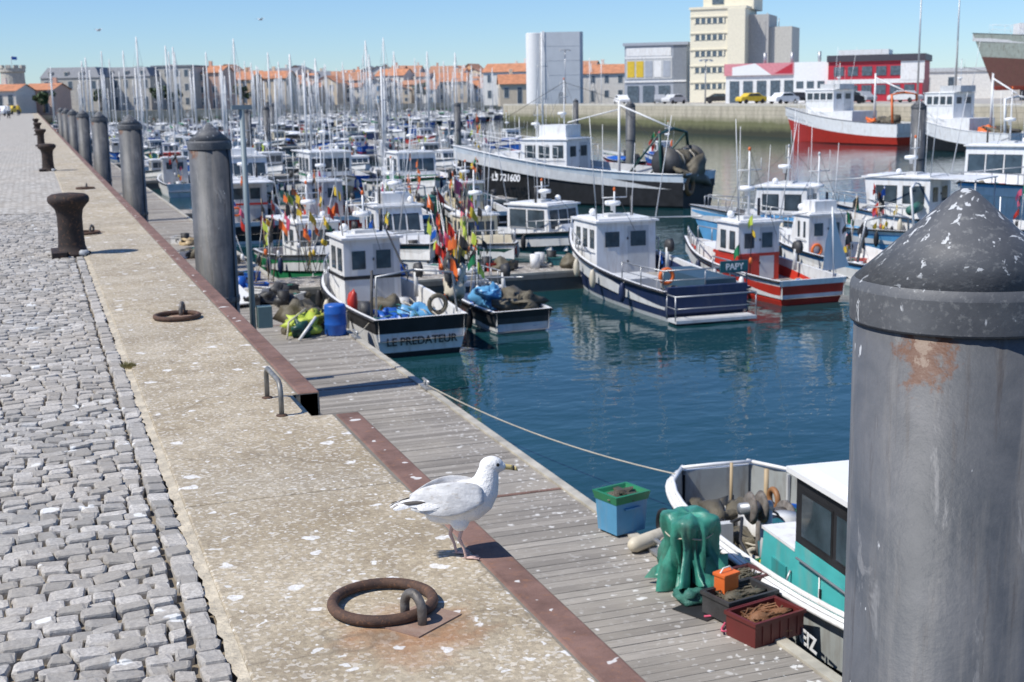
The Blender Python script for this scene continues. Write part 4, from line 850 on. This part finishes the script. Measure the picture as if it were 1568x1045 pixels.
LBP=M('light_blue_plastic',(.09,.30,.50),rough=.5,dirt=.4,dirtcol=(.35,.3,.25)); GP=M('green_plastic',(.02,.20,.09),rough=.45,dirt=.2)
b=B(); tapered(b,.38,.32,.42,.36,.36,LBP); b.X=Matrix.Translation((0,0,.34)); tapered(b,.43,.37,.47,.41,.09,GP,.035); b.X=Matrix()
b.ell((0,0,.38),(.18,.14,.05),NET,16,10,.5,2)
for k in (-1,1): b.box(-.10,.10,k*.19-.012,k*.19+.012,.26,.28,LBP)
o=b.obj('fish_bin',(5.60,12.2,DZ+.026),.25); bevel(o,.012,2)
b=B(); b.tube([(-.30,0,0),(-.27,0,0),(-.22,0,0),(.22,0,0),(.27,0,0),(.30,0,0)],[.03,.06,.08,.08,.06,.03],14,CREAM); b.tube([(.30,0,0),(.45,.1,-.05),(.6,.3,.1)],.012,6,ROPE); b.obj('boat_fender',(5.64,11.6,DZ+.09),.4)
TP=M('green_tarpaulin',(.04,.22,.165),rough=.42,var=.4,scale=6,bmp=.5,bs=14,dirt=.4,dirtcol=(.2,.27,.22))
b=B(); rings=[]; n=80; random.seed(2)
prof=[(.02,.80),(.16,.815),(.25,.805),(.295,.785),(.315,.76),(.318,.70),(.30,.63),(.262,.56),(.245,.48),(.25,.40),(.27,.32),(.29,.23),(.31,.14),(.34,.05)]
for k,(r_,zz) in enumerate(prof):
    rg=[]
    for j in range(n):
        a_=2*math.pi*j/n; amp=.004*(k>1) if k<5 else (.008+.0105*(k-5)); fold=amp*(math.sin(9*a_+.35*k)+.7*math.sin(15*a_+1.3-.3*k)+.6*math.sin(5*a_+.5*k)+.6*math.sin(23*a_))
        sq=1-.11*math.cos(4*a_)
        hem=(.13*math.sin(3*a_+1)+.09*math.sin(7*a_)) if k==len(prof)-1 else (.07*math.sin(3*a_+1) if k==len(prof)-2 else 0)
        zoff=.012*math.sin(5*a_)*(k>0) + hem + .03*mn.noise(Vector((math.cos(a_)*2,math.sin(a_)*2,k*.5)))
        rr=r_*sq+fold*1.4; rg.append((rr*math.cos(a_),rr*math.sin(a_),max(.012,zz+zoff)))
    rings.append(rg)
b.ringloft(rings,TP,False,True); b.add(rings[0],[tuple(range(n))],TP)
b.tube([( .285*math.cos(t*.2),.285*math.sin(t*.2),.60+.01*math.sin(t)) for t in range(32)],.008,5,ROPE); b.cyl((0,0,0),(0,0,.75),.2,None,14,DKG)
vs=[];nx,ny=13,13
for i in range(nx):
    for j in range(ny):
        u,v=i/(nx-1),j/(ny-1); vs.append((-.12+.5*u*(1-.4*v),-.25-.30*v,.03+.34*(1-v)**2+.035*abs(math.sin(u*9+v*3))*(.3+v*.7)+.02*abs(math.sin(v*9))))
b.add(vs,[(i*ny+j,(i+1)*ny+j,(i+1)*ny+j+1,i*ny+j+1) for i in range(nx-1) for j in range(ny-1)],TP,True)
o=b.obj('tarpaulin_covered_winch',(5.52,10.50,DZ),.1,scale=(.80,.80,.90))
b=B(); crate(b,0,0,0,0,M('maroon_plastic',(.13,.022,.02),rough=.5),.56,.36,.22,M('orange_rope',(.24,.11,.05),bmp=1,bs=80,var=.5)); b.obj('fish_crate',(5.60,9.25,DZ),.22)
b=B(); crate(b,0,0,0,0,DKG,.56,.36,.20,NET); crate(b,.35,.35,.0,.03,M('dark_red_crate',(.10,.03,.03)),.4,.3,.18,NET); b.obj('fish_crate',(5.62,9.72,DZ+.026),.2)
b=B(); b.box(-.09,.09,-.065,.065,0,.15,ORG); b.box(-.10,.10,-.075,.075,.15,.18,ORG); b.tube([(-.08,0,.18),(-.04,0,.22),(.04,0,.22),(.08,0,.18)],.008,6,WH); o=b.obj('bait_bucket',(5.55,9.84,DZ+.19),.3); bevel(o,.012)
b=B(); random.seed(4)
b.tube([(.0+.14*math.sin(i*.9)+.02*i,.2*math.cos(i*.7),.02+.01*(i%3)) for i in range(14)],.010,6,PINK); b.obj('coiled_rope',(5.28,9.55,DZ))
b=B(); b.box(-.12,.12,-.2,.2,0,.01,BLK); b.ell((.15,.2,.05),(.14,.12,.06),NETG,14,8,.5,3); b.obj('rubber_mat',(5.30,9.9,DZ+.003),.4)
b=B(); b.lathe((0,0,0),[(.20,0),(.215,.03),(.215,.2),(.225,.22),(.215,.24),(.215,.42),(.225,.44),(.215,.46),(.215,.58),(.20,.61),(.15,.615)],24,BLUE); b.obj('blue_plastic_drum',(5.36,25.2,DZ))
b=B(); b.ell((0,0,.20),(.34,.30,.25),LIME,20,12,.45,4); b.ell((.1,.5,.22),(.4,.32,.28),NET,20,12,.6,5); b.ell((-.1,-.3,.17),(.2,.2,.18),DGREEN,16,10,.4,6); b.ell((.3,.15,.3),(.2,.2,.14),M('yellow_net',(.45,.45,.06),bmp=1,bs=50),16,10,.6,8); b.tube([(.2,-.4,.4),(-.2,-.7,.02)],.03,6,WH); b.tube([(.3,.4,.1),(.1,.1,.5),(-.3,-.2,.3),(-.4,-.5,.03)],.02,6,ROPE); b.obj('net_sacks',(4.75,25.5,DZ))
b=B(); b.rbox((0,0,.25),(.75,.9,.03),.3,WH2,.35); b.rbox((.1,.3,.12),(.6,.4,.22),.4,WH2); b.rbox((-.1,.7,.12),(.5,.4,.22),.9,LG); b.obj('polystyrene_boxes',(4.0,29.8,DZ))
for i,(x,y) in enumerate([(4.6,34.0),(4.9,31.5),(4.9,29.5),(4.2,40),(5.0,38),(4.8,44)]):
    b=B(); clutter(b,-.6,.6,1.2,0,640+i,7); b.obj('fishing_gear_pile',(x,y,DZ))
for i,(x,y) in enumerate([(8.2,32.8),(10.8,33.0),(12.8,32.9),(8,56.8),(12,57),(16,57),(19,57)]):
    b=B(); clutter(b,-1,1,1.2,0,700+i,8); 
    if i in (0,1,5,6): flags(b,0,0,0,6,2.1,800+i)
    b.obj('fishing_gear_pile',(x,y,DZ))
b=B(); flags(b,0,0,0,17,2.7,904,.34,1.1); b.ell((0,0,.5),(.22,.22,.4),CREAM,16,10,.5,3); b.ell((.15,.15,1.0),(.14,.14,.3),YEL,16,10,.5,3); b.ell((-.1,-.1,.8),(.14,.14,.3),DKG,16,10,.5,5); b.obj('marker_buoy_flags',(8.4,27.0,-2.85))
b=B(); flags(b,0,0,0,12,2.2,911,.5); b.obj('marker_buoy_flags',(6.6,34.2,-2.85))
b=B(); flags(b,0,0,0,9,2.2,921,.5); b.obj('marker_buoy_flags',(5.2,33.2,-2.9))
def line(p,q,sag,name='mooring_line',r=.010):
    b=B(); pts=[]
    for i in range(17):
        t=i/16; v=Vector(p).lerp(Vector(q),t); v.z-=sag*4*t*(1-t); pts.append(v)
    b.tube(pts,r,6,ROPE); b.obj(name)
line((5.63,19.6,DZ+.08),(6.85,13.4,WZ+.66),.14); line((5.6,24.6,DZ+.05),(6.2,25.4,WZ+.8),.05); line((5.63,11.4,DZ+.1),(6.35,12.2,WZ+.64),.02)
b=B(); b.box(-.06,.06,-.18,.18,0,.03,ALU); b.cyl((0,-.08,.03),(0,-.08,.11),.02,None,8,ALU); b.cyl((0,.08,.03),(0,.08,.11),.02,None,8,ALU); b.cyl((0,-.17,.12),(0,.17,.12),.022,None,8,ALU); cm=b.mesh('mooring_cleat')
for y_ in (11.25,19.7,24.6,30): place(cm,'mooring_cleat',(5.62,y_,DZ+.026))

# ================================================================ GULL
def gull():
    root=bpy.data.objects.new('herring_gull',None); sc.collection.objects.link(root)
    WF=M('white_feathers',(.80,.785,.76),rough=.8,var=.05,scale=30,bmp=.5,bs=110)
    m_,nt_,bb_=newmat('pale_grey_feathers'); v_=coords(nt_); v2_=coords(nt_,(.5,1,1.6))
    c_=mix(nt_,mr(nt_,noise(nt_,v2_,22,4,.6,.4),.35,.65),(.45,.445,.44),(.72,.71,.69)); c_=mix(nt_,mr(nt_,noise(nt_,v2_,55,3,.6),.56,.68,0,.6),c_,(.38,.34,.29)); link(nt_,c_,bb_.inputs['Base Color']); bb_.inputs['Roughness'].default_value=.8; bump(nt_,bb_,noise(nt_,v_,90),.5,.004)
    GF=m_
    DF=M('dark_primaries',(.06,.052,.045),rough=.6,var=.3); BF=M('brown_mottle',(.26,.22,.18),rough=.8,var=.5,scale=40)
    LEG=M('gull_leg_pink',(.58,.40,.35),rough=.5,bmp=.4,bs=200); BILL=M('gull_bill_yellow',(.60,.47,.20),rough=.35); BD=M('gull_bill_dark',(.05,.04,.035),rough=.35); EYE=M('gull_eye',(.02,.018,.015),rough=.05)
    b=B(); n=20
    P=[(-.205,.212,.024,.004),(-.17,.214,.028,.010),(-.13,.213,.040,.026),(-.09,.208,.053,.047),(-.045,.202,.063,.062),(.0,.199,.069,.073),(.04,.207,.069,.077),(.072,.226,.062,.070),(.092,.251,.051,.057),(.102,.277,.042,.045),(.107,.300,.036,.039),(.112,.318,.032,.035)]
    rings=[]
    for i,(x,z,ry,rz) in enumerate(P):
        a_=P[max(i-1,0)];c2=P[min(i+1,len(P)-1)]; t=Vector((c2[0]-a_[0],0,c2[1]-a_[1])).normalized(); up=Vector((-t.z,0,t.x)); 
        rings.append([tuple(Vector((x,0,z))+Vector((0,1,0))*ry*math.cos(2*math.pi*j/n)+up*rz*math.sin(2*math.pi*j/n)) for j in range(n)])
    b.ringloft(rings,WF); b.ell((.120,0,.330),(.043,.031,.032),WF,20,14); b.ell((.148,0,.322),(.026,.019,.019),WF,16,10)
    b.ell((.0,.030,.145),(.035,.024,.040),WF,14,10); b.ell((.0,-.030,.145),(.035,.024,.040),WF,14,10); b.ell((-.03,0,.165),(.09,.045,.04),WF,16,10)
    me=b.mesh('tmp'); o=bpy.data.objects.new('body',me); sc.collection.objects.link(o)
    m=o.modifiers.new('r','REMESH'); m.mode='VOXEL'; m.voxel_size=.0035; m.use_smooth_shade=True
    m=o.modifiers.new('s','SMOOTH'); m.iterations=8; m.factor=.6
    o.parent=root
    h=B()
    for sg in (1,-1): h.ell((.139,.0268*sg,.336),(.0064,.0038,.0064),EYE,12,8)
    def billring(x,z,w_,hh): return [(x,w_*math.cos(2*math.pi*j/12),z+hh*math.sin(2*math.pi*j/12)) for j in range(12)]
    h.ringloft([billring(.158,.322,.011,.0125),billring(.172,.320,.009,.0105),billring(.188,.317,.0072,.0095),billring(.195,.3155,.0062,.0098)],BILL)
    h.ringloft([billring(.1952,.3155,.0063,.0099),billring(.202,.313,.0052,.0090)],BD)
    h.ringloft([billring(.2022,.313,.0050,.0085),billring(.210,.310,.0035,.007),billring(.214,.3045,.0015,.0035)],BILL)
    h.tube([(.160,.0,.3175),(.185,0,.3135),(.21,0,.308)],.0012,4,BD)
    h.obj('head_details',parent=root)
    w=B()
    def feather(base,tip,wd,m,side,droop=.0,th=.003,tipm=None):
        bs=Vector(base);tp=Vector(tip); d=tp-bs; up=Vector((0,side*.75,.66)); sd=d.cross(up).normalized(); nrm=sd.cross(d).normalized()
        if nrm.y*side<0: nrm=-nrm
        k=8; vs=[];fs=[]
        for i in range(k+1):
            t=i/k; ww=wd*math.sin(math.pi*min(1,(.12+.88*t)))**.55 if t<1 else wd*.12
            if t>.6: ww=wd*math.sqrt(max(.01,1-((t-.6)/.42)**2))
            c_=bs+d*t+nrm*(th*math.sin(math.pi*t)*1.2)-Vector((0,0,droop*t*t))
            for q_,bb in ((-1,-.6),(-.5,.15),(0,.5),(.5,.15),(1,-.6)): vs.append(tuple(c_+sd*ww*q_+nrm*bb*th))
        for i in range(k):
            for j in range(4): fs.append((i*5+j,i*5+j+1,i*5+j+6,i*5+j+5))
        cut=int(len(fs)*.7) if tipm else len(fs)
        w.add(vs,fs[:cut],m,True)
        if tipm: w.add(vs,fs[cut:],tipm,True)
    for sg in (1,-1):
        rings=[]
        for i in range(13):
            t=i/12; x=.080-.25*t; z=.240-.010*t-.012*t*t; y=sg*(.051+.016*math.sin(math.pi*min(1,t*1.2))-.037*t*t); hh=.056*math.sin(math.pi*(.10+.82*t))**.65; th=.018*(1-.6*t)
            rings.append([(x,y+sg*th*math.cos(2*math.pi*j/20)-sg*.018*math.sin(2*math.pi*j/20),z+hh*math.sin(2*math.pi*j/20)) for j in range(20)])
        w.ringloft(rings,GF)
        for k in range(7):
            feather((-.02-.014*k,sg*(.064-.0045*k),.232-.003*k),(-.125-.012*k,sg*(.050-.0055*k),.206+.002*k),.013,GF,sg,.003,.003,WF)
        for k in range(5):
            feather((-.0-.02*k,sg*(.068-.002*k),.212-.001*k),(-.06-.022*k,sg*(.062-.005*k),.196+.002*k),.011,GF,sg,.002,.003,WF)
        for k in range(5):
            feather((-.12-.007*k,sg*(.040-.003*k),.222-.001*k),(-.205-.009*k,sg*(.018-.002*k),.216-.003*k),.007,DF if k!=2 else WF,sg,.0,.003,WF if k in (1,4) else None)
    for k in range(7):
        yy=(k-3)*.011; feather((-.15,yy*.6,.214),(-.232,yy*1.15,.204),.010,WF,1 if k>3 else -1,0,.002,BF if k in (1,2,4,6) else None)
    w.obj('wings_and_tail',parent=root)
    l=B()
    for (hx,fx,sg) in ((-.012,-.008,1),(.012,.018,-1)):
        y=sg*.030
        l.tube([(hx,y,.14),(hx-.008,y,.105),(hx-.016,y,.078),(fx-.006,y,.040),(fx,y,.012),(fx+.003,y,.004)],[.011,.007,.007,.0048,.005,.0055],10,LEG)
        toes=[]
        for a_ in (-.42,0,.42):
            tx,ty=fx+.052*math.cos(a_),y+.052*math.sin(a_); toes.append((tx,ty,.003)); l.tube([(fx,y,.007),(fx+.026*math.cos(a_),y+.026*math.sin(a_),.007),(tx,ty,.003)],[.0045,.004,.0022],8,LEG)
        l.tube([(fx,y,.008),(fx-.014,y,.006)],[.003,.0015],6,LEG)
        vs=[(fx+.004,y,.006)]+[toes[0],(fx+.042*math.cos(-.2),y+.042*math.sin(-.2),.002),toes[1],(fx+.042*math.cos(.2),y+.042*math.sin(.2),.002),toes[2]]
        l.add(vs,[(0,1,2),(0,2,3),(0,3,4),(0,4,5)],LEG)
    l.obj('legs',parent=root)
    return root
g_=gull(); g_.location=(1.345,4.34,.0); g_.rotation_euler=(0,0,rad(-10)); g_.scale=(1.03,1.03,1.03)
b=B(); b.ell((0,0,0),(.22,.06,.06),WH2,12,8)
for sg in (1,-1): b.add([(.12,0,.03),(.10,sg*.3,.13),(-.05,sg*.55,.06),(-.10,sg*.28,.11),(-.10,0,.03)],[(0,1,3,4),(1,2,3)],LG)
b.ell((.2,0,.03),(.06,.04,.04),WH2,8,6); fm=b.mesh('flying_gull')
for p in ((5.4,107,7.1),(17.1,103,7.7)): place(fm,'flying_gull',p,.6)

# ================================================================ sky, sun, camera
el=rad(52); az=Vector((-1,-.12,0)).normalized(); s=Vector((az.x*math.cos(el),az.y*math.cos(el),math.sin(el)))
sl=bpy.data.lights.new('sun','SUN'); sl.energy=5.0; sl.angle=rad(.5); sl.color=(1,.96,.89); so=bpy.data.objects.new('sun',sl); sc.collection.objects.link(so); so.rotation_euler=s.to_track_quat('Z','Y').to_euler()
wd=bpy.data.worlds.new('World'); sc.world=wd; wd.use_nodes=True; nt=wd.node_tree; bg=nt.nodes['Background']
sk=nt.nodes.new('ShaderNodeTexSky'); sk.sky_type='NISHITA'; sk.sun_disc=False; sk.sun_elevation=el; sk.sun_rotation=math.atan2(s.x,s.y); sk.air_density=1.0; sk.dust_density=0.0; sk.ozone_density=1.5; sk.altitude=0
cm_=mix(nt,1.0,sk.outputs[0],(.62,.84,1.20),'MULTIPLY'); link(nt,cm_,bg.inputs[0]); bg.inputs[1].default_value=.113
th=rad(19.8); ph=rad(10.63); ro=rad(1.0)
Rv=Vector((math.cos(th),-math.sin(th),0)); Fv=Vector((math.sin(th)*math.cos(ph),math.cos(th)*math.cos(ph),-math.sin(ph))); Uv=Rv.cross(Fv)
Rc=Rv*math.cos(ro)-Uv*math.sin(ro); Uc=Uv*math.cos(ro)+Rv*math.sin(ro)
cam=bpy.data.cameras.new('camera'); co=bpy.data.objects.new('camera',cam); sc.collection.objects.link(co); sc.camera=co
mx=Matrix((Rc,Uc,-Fv)).transposed().to_4x4(); mx.translation=(0,0,1.65); co.matrix_world=mx
cam.sensor_width=36; cam.lens=36*2000/1568; cam.clip_end=5000; cam.clip_start=.05
cam.dof.use_dof=True; cam.dof.focus_distance=4.75; cam.dof.aperture_fstop=6.5
sc.view_settings.view_transform='Standard'; sc.view_settings.look='None'; sc.view_settings.exposure=0; sc.view_settings.gamma=1
